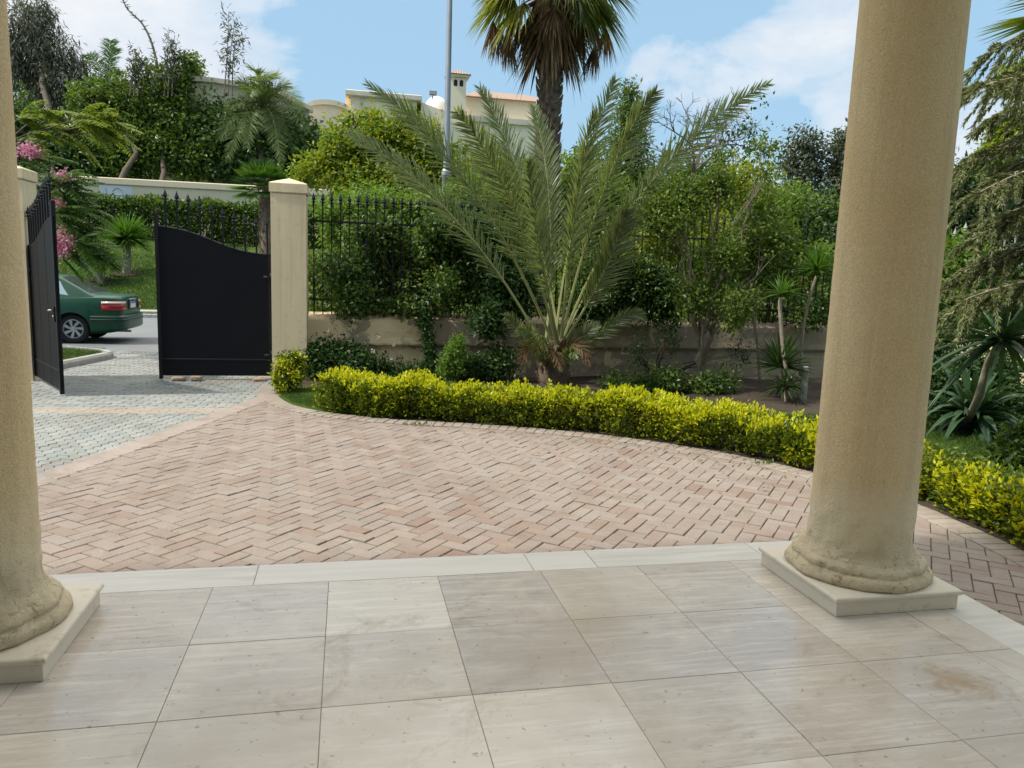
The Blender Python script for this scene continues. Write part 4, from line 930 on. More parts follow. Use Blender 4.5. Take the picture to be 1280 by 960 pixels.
# ================================================================== VEGETATION
def lin_leaves(P, d, per, csize, L, W, **k):
    n = len(P)*per; Q = np.repeat(P, per, 0)+rng.normal(0, csize, (n, 3)); dd = np.repeat(d, per, 0)
    D = unit(dd*.8+rand_dir(n)*.8+np.array([0, 0, k.get('rise', .1)])); Nn = unit(np.array([0, 0, .5])+rand_dir(n)*.7); s = rng.uniform(.65, 1.35, n)
    return leaf_geo(Q, D, Nn, L*s, W*s, .22)
def clipped_hedge():
    s = EDGE[(EDGE[:, 1] < 6.16) & (EDGE[:, 1] > -1.0)]; s = resample(s, .05); T_, N_ = edge_frame(s); c = s-N_*.26
    L = np.arange(len(c))*.05; low = np.clip((2.75-c[:, 1])/.7, 0, 1); hgt = .365-.10*low+.03*np.sin(L*2.1)+.025*np.sin(L*5.3+1)+.02*np.sin(L*11)
    e = empty('clipped_hedge', (c[40][0], c[40][1], 0), 'long low clipped hedge with bright yellow new leaves curving along the brick forecourt', 'hedge')
    n = 7600; i = rng.integers(0, len(c), n); u = rng.random(n); h = hgt[i]; hw = .205-.04*low[i]+.03*np.sin(L[i]*3.3)+.02*np.sin(L[i]*9)
    face = rng.choice(3, n, p=[.42, .38, .20]); off = np.where(face == 0, (rng.random(n)*2-1)*hw, np.where(face == 1, hw, -hw)); z = np.where(face == 0, h, .03+rng.random(n)**.85*(h-.03))
    # soften the top edges, lumps
    lump = .03*np.sin(L[i]*7+off*9)+.02*np.sin(L[i]*17+off*13)+rng.normal(0, .03, n); z = np.where(face == 0, z+lump-.06*np.clip(np.abs(off)/hw-.6, 0, 1), z); off = np.where(face != 0, off*(1-.15*np.clip((z/h-.75)/.25, 0, 1)-.10*np.clip(.3-z/h, 0, 1))+lump*np.sign(off), off)
    P = np.stack([c[i, 0]+N_[i, 0]*off+rng.normal(0, .03, n)*T_[i, 0], c[i, 1]+N_[i, 1]*off+rng.normal(0, .03, n)*T_[i, 1], z], 1)
    d = np.where((face == 0)[:, None], np.array([0, 0, 1.0]), np.stack([N_[i, 0], N_[i, 1], np.zeros(n)+.35], 1)*np.where(face == 1, 1, -1)[:, None]); d[:, 2] = np.abs(d[:, 2])
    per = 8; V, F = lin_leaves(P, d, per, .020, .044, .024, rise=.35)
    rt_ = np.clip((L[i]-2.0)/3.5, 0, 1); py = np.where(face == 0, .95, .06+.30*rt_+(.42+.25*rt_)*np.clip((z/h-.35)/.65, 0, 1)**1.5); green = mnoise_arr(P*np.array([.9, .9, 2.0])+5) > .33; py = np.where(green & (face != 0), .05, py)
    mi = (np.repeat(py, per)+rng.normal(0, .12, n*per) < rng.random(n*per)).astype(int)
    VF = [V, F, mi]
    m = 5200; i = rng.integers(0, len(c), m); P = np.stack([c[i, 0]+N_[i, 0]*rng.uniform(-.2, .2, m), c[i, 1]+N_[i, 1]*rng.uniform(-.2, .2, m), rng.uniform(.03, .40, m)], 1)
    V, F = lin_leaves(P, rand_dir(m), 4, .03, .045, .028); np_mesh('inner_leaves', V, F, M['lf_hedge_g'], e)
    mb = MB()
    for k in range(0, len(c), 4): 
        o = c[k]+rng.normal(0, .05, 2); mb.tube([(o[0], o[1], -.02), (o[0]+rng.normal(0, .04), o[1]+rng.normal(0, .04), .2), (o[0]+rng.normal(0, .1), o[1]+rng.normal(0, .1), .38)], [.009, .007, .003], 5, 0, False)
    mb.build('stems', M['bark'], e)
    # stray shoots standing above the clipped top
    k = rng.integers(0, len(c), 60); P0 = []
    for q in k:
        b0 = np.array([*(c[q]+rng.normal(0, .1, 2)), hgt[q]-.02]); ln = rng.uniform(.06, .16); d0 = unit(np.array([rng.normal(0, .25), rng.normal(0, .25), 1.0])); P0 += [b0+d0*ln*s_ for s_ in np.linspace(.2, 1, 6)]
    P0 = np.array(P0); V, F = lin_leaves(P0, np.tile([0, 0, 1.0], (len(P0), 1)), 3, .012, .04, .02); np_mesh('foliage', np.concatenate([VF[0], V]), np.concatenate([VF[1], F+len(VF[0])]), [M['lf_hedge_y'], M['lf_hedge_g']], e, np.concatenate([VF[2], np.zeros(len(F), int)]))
def mnoise_arr(P): return np.array([mnoise.noise(Vector(p)) for p in P])
clipped_hedge()
def shrub(name, label, base, blobs, leaf, n, per, cs, L, W, group=None, cat='shrub', stemmat='bark', shell=.5, nst=5, zmin=.02, droop=.15, up=.55):
    e = empty(name, base, label, cat, group); base = np.asarray(base, float); mats = leaf if isinstance(leaf, list) else [leaf]
    V, F = crown_geo(blobs, n, per, cs, L, W, droop, shell, up, zmin=zmin); mi = (np.repeat(rng.random(len(F)//per), per)[:len(F)] < .35).astype(int) if len(mats) == 2 else None
    np_mesh('foliage', V, F, [M[m] for m in mats], e, mi); mb = MB()
    for k in range(nst):
        b = blobs[k % len(blobs)]; o = base+np.array([rng.normal(0, .05), rng.normal(0, .04), -.03]); tip = np.array(b[:3])+rand_dir(1)[0]*np.array(b[3:])*.5; limb(mb, o, tip, .016, .004, .03, 5, 6)
    mb.build('stems', M[stemmat], e, True); return e
D0 = 10.35; b0 = G(360, 492); shrub('round_shrub', 'small rounded yellow green shrub at the foot of the cream gate pillar', (b0[0], b0[1], 0), [B(361, 466, 20, 23, D0), B(352, 476, 10, 12, D0), B(366, 450, 14, 9, D0)], ['lf_hedge_g', 'lf_hedge_y'], 600, 9, .03, .045, .024)
shrub('hedge_bush', 'loose yellow leafed bush at the left end of the low hedge beside the lawn', dep(436, 515, 9.6)*[1, 1, 0], [B(432, 488, 22, 14, 9.5), B(447, 497, 20, 16, 9.5), B(425, 500, 12, 10, 9.5)], ['lf_hedge_y', 'lf_hedge_g'], 420, 8, .03, .045, .024)
shrub('rose_bush', 'dark green rose bush with a few faded blooms below the wall beside the gate pillar', at(425, 480, 8.6)*[1, 1, 0], [B(420, 448, 38, 26, 11.7, .25), B(400, 455, 24, 24, 11.6, .25), B(450, 458, 26, 20, 11.6, .25)], 'lf_dark', 1100, 8, .06, .055, .035)
e = bpy.data.objects['rose_bush']; P = np.array([dep(x, y, 11.45) for x, y in ((412, 413), (420, 421), (437, 440), (492, 432), (466, 440), (402, 430), (474, 424))]); M['rose_bloom'] = leafmat('rose_bloom', [(.5, .36, .36), (.62, .5, .48), (.45, .28, .25)], .3, .6)
for q in P: V, F = lin_leaves(q[None], np.array([[0, 0, 1.0]]), 16, .012, .03, .03); np_mesh('bloom', V, F, M['rose_bloom'], e)
mb = MB()
for x, y in ((412, 413), (437, 440), (492, 432), (402, 430)): limb(mb, dep(x+8, y+45, 11.5), dep(x, y, 11.45), .006, .003, .02, 4, 5)
mb.build('stalks', M['bark'], e)
shrub('young_shrub', 'small upright pale green shrub standing between the hedge and the peeling wall', at(566, 480, 8.5)*[1, 1, 0], [B(566, 452, 15, 24, 11.4, .15), B(572, 432, 9, 14, 11.4, .12), B(558, 462, 9, 12, 11.4, .12)], 'lf_bright', 420, 8, .035, .05, .022)
shrub('bedding_shrub', 'low dark bushy plants in the shade along the wall foot left of the palm', at(500, 482, 8.75)*[1, 1, 0], [B(480, 466, 36, 13, 11.8, .2), B(530, 470, 32, 12, 11.8, .2), B(592, 462, 26, 18, 11.8, .2), B(625, 455, 22, 24, 11.8, .2)], 'lf_dark', 900, 8, .07, .06, .035)
# creepers on the railing
def scatter_blobs(n, x0, x1, y0, y1, r0, r1, D, dD=.25, seed=1):
    g = np.random.default_rng(seed); out = []
    for _ in range(n):
        r = g.uniform(r0, r1); out.append(B(g.uniform(x0, x1), g.uniform(y0, y1), r*g.uniform(.8, 1.3), r*g.uniform(.7, 1.1), D+g.normal(0, dD), .22))
    return out
DF = 12.35
shrub('climbing_plant', 'dense leafy creeper covering the railing between the cream pillar and the palm', (1.6, 9.15, .9), scatter_blobs(22, 410, 600, 290, 375, 16, 32, DF, .25, 3)+scatter_blobs(7, 480, 610, 255, 310, 12, 26, DF, .2, 4)+[B(450, 384, 40, 9, DF-.2, .25), B(520, 382, 50, 11, DF-.25, .25)], ['lf_ivy', 'lf_dark'], 2700, 9, .075, .075, .045, cat='creeper', shell=.6, nst=16, zmin=.75)
shrub('climbing_plant', 'very dark creeper clump hanging over the coping just left of the palm', (3.2, 9.15, .9), [B(618, 330, 32, 52, DF-.1, .3), B(640, 365, 30, 35, DF-.2, .3), B(600, 300, 26, 34, DF, .3), B(612, 402, 22, 22, DF-.6, .15)], 'lf_dark', 1900, 9, .07, .07, .042, cat='creeper', nst=10, zmin=.6)
shrub('hanging_vine', 'thin dark vine trailing down the face of the peeling wall', at(535, 400, 8.95), [B(531, 402, 8, 12, 11.95, .06), B(535, 420, 6, 16, 11.95, .06), B(538, 445, 6, 20, 11.95, .06), B(540, 462, 5, 12, 11.95, .06)], 'lf_dark', 260, 7, .03, .05, .035, cat='creeper', nst=4)
shrub('climbing_plant', 'dark creeper over the railing between the palm and the pale stemmed bush', (4.9, 9.2, .9), [B(760, 350, 36, 46, DF+.1, .3), B(800, 360, 36, 40, DF+.2, .3), B(740, 380, 30, 25, DF, .3), B(835, 375, 32, 32, DF+.2, .3)], ['lf_dark', 'lf_ivy'], 1900, 9, .07, .065, .04, cat='creeper', nst=10, zmin=.7)
shrub('climbing_plant', 'sparse creeper over the railing behind the slender yuccas', (8, 9.3, .9), [B(930, 320, 40, 40, DF+1.0, .3), B(980, 315, 44, 36, DF+1.2, .3), B(1035, 310, 40, 30, DF+1.4, .3), B(1020, 392, 40, 14, DF+.9, .3), B(960, 290, 50, 34, DF+1.1, .3), B(1090, 330, 40, 60, DF+1.4, .3)], ['lf_ivy', 'lf_dark'], 1500, 9, .09, .075, .045, cat='creeper', nst=12, zmin=.9)
shrub('bedding_shrub', 'low leafy plants covering the bed under the pale stemmed bushy tree', at(880, 480, 8.6)*[1, 1, 0], scatter_blobs(9, 770, 960, 462, 492, 12, 20, 11.5, .2, 21), ['lf_ivy', 'lf_dark'], 800, 8, .06, .06, .034)
shrub('climbing_plant', 'loose sunlit shrub growing through the railing behind the bushy tree', (7, 9.4, .9), scatter_blobs(12, 840, 1040, 250, 370, 16, 30, DF+1.0, .3, 23), ['lf_mid', 'lf_bright'], 1300, 8, .08, .075, .042, cat='creeper', nst=8, zmin=.9)
shrub('wall_weed', 'dry twiggy climber clinging to the wall right of the palm', at(820, 440, 8.95)*[1, 1, 0], [B(800, 440, 20, 25, 12.1, .06), B(835, 425, 20, 25, 12.1, .06), B(925, 440, 18, 30, 12.3, .06)], 'lf_dark', 190, 5, .05, .04, .025, cat='creeper', nst=16, stemmat='bare_twig')

# ------------------------------------------------------------------ date palm
PB = at(690, 478, 8.25); PB[2] = 0; HUB = PB+np.array([0, 0, .42])
dp = empty('date_palm', PB, 'young date palm with long grey green feather fronds in front of the garden wall', 'palm')
mb = MB(); mb.lathe([(.20, -.05), (.24, .1), (.23, .3), (.18, .5), (.09, .7), (.02, .78)], PB, 16)
for k in range(46):
    a = k*2.4; z = .02+.6*k/46; r = .2-.08*(k/46); o = PB+np.array([r*math.cos(a), r*math.sin(a), z]); mb.tube([o, o+np.array([math.cos(a)*.09, math.sin(a)*.09, .17])], [.05, .018], 5)
mb.build('trunk', M['palm_trunk'], dp)
def dfr(tip, ty, mid, my, base=(690, 440), Lmax=.54, n=98, stalk=.026, bare=.30, y0=0.0, hub=None):
    h = (at(base[0], base[1], HUB[1]+y0) if hub is None else hub); P2 = at(tip[0], tip[1], ty); Mi = at(mid[0], mid[1], my); P1 = 2*Mi-.5*(h+P2)
    frond('frond', h, P1, P2, dp, 'lf_date', n, Lmax, .0225, bare, .30, stalk, 1.2, 'palm_stalk', upv=(rng.normal(0, .4), -1, .3+rng.normal(0, .25)), tipdrop=rng.uniform(.05, .22))
for a in [((460, 97), 7.5, (600, 252), 7.9), ((438, 150), 8.5, (583, 290), 8.35), ((571, 123), 6.9, (650, 280), 7.6), ((600, 95), 9.3, (664, 265), 8.8), ((770, 86), 9.0, (722, 255), 8.7), ((820, 108), 7.4, (752, 246), 7.8), ((962, 86), 7.9, (796, 250), 8.1), ((668, 118), 9.6, (688, 280), 8.9), ((742, 132), 7.0, (716, 285), 7.6), ((785, 250), 7.6, (752, 345), 7.9), ((852, 185), 9.3, (768, 305), 8.8), ((660, 190), 6.5, (676, 320), 7.2)]:
    dfr(*a, base=(690+rng.uniform(-12, 12), 446))
for a in [((806, 386), 7.9, (765, 405), 8.0), ((632, 388), 7.7, (654, 420), 7.9), ((648, 400), 7.2, (668, 424), 7.6), ((668, 408), 7.1, (684, 432), 7.6), ((720, 430), 7.2, (706, 445), 7.6), ((748, 400), 7.9, (722, 428), 8.0)]:
    dfr(*a, base=(690+rng.uniform(-10, 14), 466), Lmax=.27, n=56, stalk=.012, bare=.1)

for tip, ty, mid, my in (((650, 452), 7.6, (668, 432), 7.9), ((735, 455), 7.6, (716, 430), 7.9), ((700, 462), 7.2, (690, 436), 7.7)):
    h = at(690, 452, HUB[1]); P2 = at(tip[0], tip[1], ty); Mi = at(mid[0], mid[1], my); frond('dead_frond', h, 2*Mi-.5*(h+P2), P2, dp, 'lf_dead', 40, .26, .018, .15, .2, .014, 1.2, 'lf_dead', upv=(.2, -1, .3))
# ------------------------------------------------------------------ tall fan palm beyond the fence
TP = at(684, 150, 13.0); Y = 13.0
tp = empty('fan_palm', (TP[0]+.05, Y, 0), 'tall fan palm with shaggy trunk and skirt of dead leaves behind the date palm', 'palm')
z1 = float(at(690, -10, Y)[2]); c0 = np.array([TP[0]+.03, Y, 0]); 
mb = MB(); mb.lathe([(.24, -.05), (.21, 1), (.20, 2.5), (.215, z1-1.6), (.23, z1-.8), (.2, z1)], c0, 20)
for k in range(330):
    a = k*2.39996; z = 1.6+(z1-1.7)*k/330; r = .20; o = c0+np.array([r*math.cos(a), r*math.sin(a), z]); d = np.array([math.cos(a), math.sin(a), 0]); s = rng.uniform(.7, 1.25)
    mb.tube([o-d*.03, o+d*.05*s+np.array([0, 0, .07*s]), o+d*.085*s+np.array([0, 0, .17*s])], [.055, .04, .012], 5)
mb.build('trunk', M['palm_trunk'], tp)
hubz = np.array([c0[0], c0[1], z1])
n = 420; a = rng.uniform(0, 2*PI, n); zs = z1-rng.uniform(-.1, .95, n)**1.0; P = np.stack([c0[0]+.22*np.cos(a), c0[1]+.22*np.sin(a), zs], 1); D = np.stack([np.cos(a)*rng.uniform(.25, 1.0, n), np.sin(a)*rng.uniform(.25, 1.0, n), -np.ones(n)], 1)
V, F = straps(P, D, rng.uniform(.45, 1.15, n), rng.uniform(.03, .075, n), rng.uniform(.1, .5, n), 5); np_mesh('dead_leaf_skirt', V, F, M['lf_dead'], tp)
for k in range(30):
    a = k*2.39996+.4; el = [.75, .45, .2, -.05, -.28, -.5][k % 6]+rng.normal(0, .07); d = np.array([math.cos(a)*math.cos(el), math.sin(a)*math.cos(el), math.sin(el)]); L = rng.uniform(.75, 1.0)
    fan('leaf', hubz+np.array([0, 0, .12])+d*L, d+np.array([0, 0, -.22]), tp, 'lf_fan_sun' if (math.cos(a) < -.25 and k % 3) else 'lf_fan', .95, 40, hubz+d*.12, 2.5, .42, .05)  # sunward leaves get a yellower colour to imitate sun shining through
for px_, py_ in ((624, 50), (636, 58), (744, 70), (757, 50), (616, 42), (700, 62), (728, 62)):
    q = at(px_, py_, Y); fan('dead_leaf', q+np.array([0, 0, .25]), np.array([0, -.1, -1.0])+rng.normal(0, .1, 3), tp, 'lf_dead', .85, 20, None, .75, .05, .045, stalkmat='lf_dead')
for k in range(7):        # withered fruit strings and dead fans hanging below
    a = [2.9, 3.3, 2.2, .2, 5.6, 4.5, 3.0][k]; d = np.array([math.cos(a), math.sin(a), -.55]); L = rng.uniform(.6, .85); fan('dead_leaf', hubz+d*L+np.array([0, 0, -.1]), d*.4+np.array([0, 0, -1.0]), tp, 'lf_dead', .7, 26, hubz+d*.1, 1.5, .25, .045, stalkmat='lf_dead')
mb = MB()
for k in range(9):
    a = rng.uniform(0, 2*PI); o = hubz+np.array([math.cos(a)*.2, math.sin(a)*.2, .0]); q = o+np.array([math.cos(a)*.5, math.sin(a)*.5, -.1]); r = q+np.array([math.cos(a)*.12, math.sin(a)*.12, -rng.uniform(.5, 1.0)]); mb.tube(bez(o, q+np.array([0, 0, .2]), r, 10), np.linspace(.012, .004, 10), 4, 0, False)
mb.build('flower_stalks', M['bare_twig'], tp)

# ------------------------------------------------------------------ bushy tree right
bb = G(885, 494); bb = np.array([bb[0], bb[1]+.35, 0]); DB = 11.35
tree('bushy_tree', 'leafy green small tree on pale crooked stems right of the date palm', 'tree', bb,
     scatter_blobs(13, 810, 950, 225, 330, 20, 36, DB, .35, 8)+scatter_blobs(6, 845, 930, 330, 400, 16, 28, DB, .3, 9)+scatter_blobs(5, 880, 962, 170, 240, 9, 17, DB, .3, 12)+scatter_blobs(4, 930, 990, 260, 350, 16, 28, DB+.3, .3, 14),
     ['lf_mid', 'lf_ivy'], dict(nclust=2600, per=8, csize=.062, L=.062, W=.034, droop=.2, shell=.55), tr=.042, bark='bark_tan', stems=3, spread=.16, fork=dep(878, 405, DB))
# ------------------------------------------------------------------ trees beyond the fence
def gbase(px, Y): p = at(px, 300, Y); return (p[0], p[1], float(terr(p[0], p[1])))
TG = 'street trees beyond the railing'
tree('lime_tree', 'yellow green sunlit tree rising behind the cream gate pillar', 'tree', gbase(455, 15.5), [B(432, 190, 30, 22, 17.5), B(478, 172, 34, 22, 17.5), B(528, 184, 32, 28, 17.5), B(450, 228, 40, 24, 17.5), B(512, 226, 44, 28, 17.5), B(398, 212, 24, 16, 17.5), B(462, 150, 14, 9, 17.5), B(505, 150, 18, 11, 17.5), B(418, 165, 12, 9, 17.5), B(556, 215, 26, 26, 17.5), B(380, 222, 12, 8, 17.5), B(440, 148, 8, 8, 17.5)], ['lf_lime', 'lf_bright'], dict(nclust=1900, per=9, csize=.12, L=.11, W=.06, droop=.15), .09, group=TG)
tree('spreading_tree', 'bright green layered low tree directly behind the railing left of the lamp post', 'tree', gbase(500, 12.6), [B(425, 262, 34, 14, 15, .7), B(470, 252, 42, 16, 15, .8), B(530, 258, 40, 18, 15, .8), B(590, 245, 34, 22, 15, .8), B(495, 290, 60, 24, 15, .8), B(570, 285, 44, 26, 15, .8), B(430, 295, 30, 24, 15, .7)], ['lf_bright', 'lf_mid'], dict(nclust=1700, per=9, csize=.09, L=.10, W=.05, droop=.3, up=.9), .07, group=TG)
tree('street_tree', 'rounded mid green tree behind the heart of the date palm', 'tree', gbase(650, 17), [B(620, 225, 46, 40, 20), B(665, 250, 50, 50, 20), B(720, 240, 46, 46, 20), B(600, 270, 46, 40, 20), B(760, 262, 46, 40, 20), B(690, 300, 80, 40, 20)], ['lf_mid', 'lf_bright'], dict(nclust=1700, per=8, csize=.13, L=.15, W=.085), .12, group=TG)
tree('conical_conifer', 'soft green cone shaped conifer behind the right fronds of the palm', 'tree', gbase(790, 21), [B(786, 118, 11, 16, 24), B(786, 145, 20, 20, 24), B(784, 178, 28, 26, 24), B(786, 218, 36, 32, 24), B(790, 262, 42, 36, 24)], ['lf_mid', 'lf_dark'], dict(nclust=1300, per=8, csize=.13, L=.16, W=.05, droop=.1), .11, group=TG)
tree('shrubby_tree', 'yellow green bush behind the railing right of the palm', 'tree', gbase(830, 12.2), [B(815, 300, 30, 26, 15), B(850, 320, 34, 26, 15), B(790, 320, 26, 24, 15), B(880, 300, 40, 40, 15), B(930, 240, 44, 40, 15.5)], ['lf_lime', 'lf_mid'], dict(nclust=950, per=8, csize=.10, L=.10, W=.055), .06, group=TG)
def bare_tree():
    b = gbase(865, 18); e = empty('bare_tree', b, 'leafless grey tree with spiky bare twigs against the sky right of the palm', 'tree', TG); mb = MB(); D = 21; tips = []
    def grow(p, d, L, r, k):
        q = p+d*L; m = (p+q)/2+rng.normal(0, L*.06, 3); mb.tube([p, m, q], [r, r*.85, r*.68], 5, 0, False)
        if k == 0: return
        for _ in range(3 if k > 1 else 4):
            dd = unit(d+rng.normal(0, .62, 3)+np.array([0, -.0, .08])); dd[1] *= .8; grow(q, dd, L*rng.uniform(.58, .85), r*.62, k-1)
    p0 = np.array(b); f = dep(868, 215, D); limb(mb, p0, f, .13, .09, 0, 7, 6, .04)
    for t_ in ((885, 150), (840, 150), (925, 165), (860, 130), (905, 135)): q = dep(t_[0], t_[1], D+rng.normal(0, .6)); grow(f, unit(q-f), np.linalg.norm(q-f)*.40, .045, 4)
    mb.build('branches', M['bare_twig'], e); P = np.array([dep(x, y, D) for x, y in ((925, 180), (935, 195), (945, 170), (915, 210), (950, 205), (900, 215), (940, 150), (930, 220))]); V, F = lin_leaves(np.repeat(P, 12, 0)+rng.normal(0, .3, (96, 3)), rand_dir(96), 5, .12, .13, .07); np_mesh('leaves', V, F, M['lf_dark'], e)
bare_tree()
tree('olive_tree', 'thin airy grey green tree left of the right column', 'tree', gbase(1000, 27), [B(1008, 182, 24, 20, 31), B(992, 205, 24, 18, 31), B(1020, 212, 20, 26, 31), B(1000, 232, 26, 14, 31)], 'lf_grey', dict(nclust=420, per=7, csize=.2, L=.2, W=.09, shell=.6), .14, 'bark', 'olive trees behind the garden')
tree('olive_tree', 'dense grey green tree partly behind the right column', 'tree', gbase(1065, 27), [B(1060, 195, 30, 34, 31), B(1075, 240, 40, 40, 31), B(1045, 255, 36, 34, 31), B(1095, 190, 30, 40, 31)], 'lf_grey', dict(nclust=1500, per=8, csize=.2, L=.2, W=.09), .2, 'bark', 'olive trees behind the garden')
BG = 'dark trees behind the garden wall'
tree('dense_tree', 'dark broad tree filling the gap below the olive trees', 'tree', gbase(990, 21), [B(960, 280, 50, 36, 24), B(1010, 275, 48, 36, 24), B(1060, 300, 50, 40, 24), B(900, 300, 40, 36, 24), B(930, 255, 30, 24, 24)], ['lf_dark', 'lf_mid'], dict(nclust=1700, per=8, csize=.16, L=.17, W=.09), .16, group=BG)
tree('dense_tree', 'dark tall tree behind the pale scrolled railing right of the column', 'tree', gbase(1215, 15), [B(1220, 240, 46, 34, 19), B(1265, 225, 50, 44, 19), B(1180, 250, 44, 44, 19), B(1310, 240, 60, 50, 19), B(1240, 290, 80, 40, 19)], ['lf_dark', 'lf_grey'], dict(nclust=2000, per=8, csize=.14, L=.15, W=.08), .16, group=BG)
tree('lime_tree', 'yellow green tree glimpsed through the conifer branches right of the column', 'tree', gbase(1275, 14), [B(1256, 172, 24, 22, 17), B(1285, 160, 30, 26, 17), B(1240, 195, 20, 14, 17), B(1275, 100, 22, 20, 17)], ['lf_lime', 'lf_bright'], dict(nclust=700, per=8, csize=.10, L=.12, W=.07), .1, group=TG)
for px, label in ((590, 'round dark tree far behind the lamp post and lime tree'), (735, 'dark far tree straight behind the date palm'), (850, 'dark far tree behind the bare tree')):
    tree('distant_tree', label, 'tree', gbase(px, 36), [B(px, 225, 60, 36, 40), B(px-45, 260, 60, 40, 40), B(px+45, 255, 60, 40, 40), B(px, 300, 100, 40, 40)], ['lf_dark', 'lf_mid'], dict(nclust=900, per=7, csize=.35, L=.36, W=.2), .25, group='far trees across the road')

# ------------------------------------------------------------------ yuccas
def yucca(name, label, base, stems, mat='lf_yucca', group=None, cat='yucca'):
    """stems: (list of stem points, radius, head centre, leaf length, n, leaf width, droop, updraw)"""
    e = empty(name, base, label, cat, group)
    for pts, r, head, L, n, W, dr, upd in stems:
        if pts is not None: mb = MB(); mb.tube(catmull(np.array(pts), 5), r, 8, 0); mb.build('stem', M['bark_pale'], e, True)
        d = rand_dir(n); d[:, 2] = np.abs(d[:, 2])*1.1-.35+upd; d = unit(d); P = np.repeat(np.asarray(head, float)[None], n, 0)+d*.03
        V, F = straps(P, d, L*rng.uniform(.75, 1.1, n), W*rng.uniform(.8, 1.15, n), dr*rng.uniform(.4, 1.6, n)*(1-d[:, 2]*.5), 6, [.7, 1, .95, .75, .4, .02], .22); np_mesh('leaf_head', V, F, M[mat], e)
    return e
YG = 'slender yuccas by the garden wall'
D1 = 10.9
yb = G(982, 503); yucca('yucca', 'slim yucca with a small leaf tuft on a bent pale stem left of the stake', (yb[0], yb[1], 0), [([dep(982, 505, D1), dep(983, 470, D1), dep(978, 430, D1), dep(975, 385, D1), dep(976, 372, D1)], .028, dep(976, 368, D1), .36, 70, .026, .25, .15)], 'lf_yucca_b', YG)
yucca('yucca', 'taller yucca with a big spiky head leaning out beside the right column', (yb[0]+.6, 8.0, 0), [([at(1000, 470, 8.0), at(1003, 420, 8.0), at(1010, 380, 8.0), at(1020, 345, 8.0)], .024, at(1021, 338, 8.0), .50, 120, .034, .18, .25)], 'lf_yucca_b', YG)
yucca('yucca', 'dark broad yucca rosette at the wall foot behind the stake', (yb[0], yb[1]+.2, 0), [(None, 0, dep(975, 460, D1+.2), .62, 150, .036, .2, .35), (None, 0, dep(980, 485, D1), .4, 80, .03, .4, .1)], 'lf_yucca', YG)
yucca('yucca', 'yucca with long bleached drooping leaves left of the slender yuccas', at(948, 480, 8.6)*[1, 1, 0], [([at(950, 480, 8.6), at(947, 430, 8.6), at(940, 390, 8.6), at(936, 370, 8.6)], .03, at(936, 366, 8.6), .5, 60, .035, .5, .0)], 'lf_grey', YG)
b = G(1003, 503); o = MB().lathe([(.055, -.05), (.052, .3), (.050, .48), (.046, .52), (.03, .535), (.0, .538)], (0, 0, 0), 12).build('concrete_stake', M['concrete'], None, True); o.location = (b[0], b[1], 0); tag(o, 'short grey concrete post standing in the bed beside the yuccas', 'post')
sb = G(1213, 547); sb = np.array([sb[0], sb[1], 0]); DS = 8.2
yucca('strap_plant', 'large dark plant with broad arching strap leaves on the lawn right of the column', sb, [(None, 0, sb+np.array([0, 0, .2]), 1.0, 70, .105, .75, .75), (None, 0, sb+np.array([0, 0, .1]), .7, 40, .09, .6, .2)], 'lf_strap', None, 'plant')
yucca('yucca', 'leaning yucca with long stiff dark leaves above the strap leaved plant', sb+np.array([.25, .4, 0]), [([sb+np.array([.25, .4, 0]), dep(1222, 500, DS), dep(1236, 455, DS-.4), dep(1250, 430, DS-.9)], .045, dep(1252, 425, DS-1.0), .85, 90, .055, .3, -.1)], 'lf_strap')
shrub('leafy_shrub', 'small bushy shrub with dark leaves at the right edge of the lawn', G(1268, 600), [B(1268, 575, 26, 26, 7.3), B(1255, 590, 20, 18, 7.2), B(1282, 560, 24, 30, 7.4)], ['lf_ivy', 'lf_dark'], 650, 8, .05, .07, .04)
shrub('bedding_shrub', 'low dark shrub in the shade behind the strap leaved plant', at(1180, 520, 5.6)*[1, 1, 0], [B(1175, 490, 22, 40, 9.4), B(1260, 500, 30, 30, 9.6), B(1160, 440, 30, 50, 9.8), B(1230, 470, 40, 30, 9.8)], 'lf_dark', 1000, 8, .07, .07, .04)
shrub('green_shrub', 'bright leafy shrub under the scrolled railing right of the column', at(1190, 480, 6.6)*[1, 1, 0], [B(1195, 320, 26, 20, 10, .4), B(1215, 335, 26, 26, 10, .4), B(1185, 350, 30, 30, 10, .4), B(1240, 350, 30, 30, 10, .4), B(1200, 390, 40, 40, 10, .4), B(1260, 390, 30, 36, 10.2, .4)], ['lf_bright', 'lf_ivy'], 1500, 8, .07, .08, .036)
# bedding along the back of the hedge
shrub('bedding_shrub', 'small grey green seedlings at the hedge end beside the right column', G(1012, 575), [B(1014, 545, 12, 18, 8.0, .2), B(1006, 560, 10, 12, 7.9, .2)], 'lf_mid', 160, 7, .04, .07, .045)

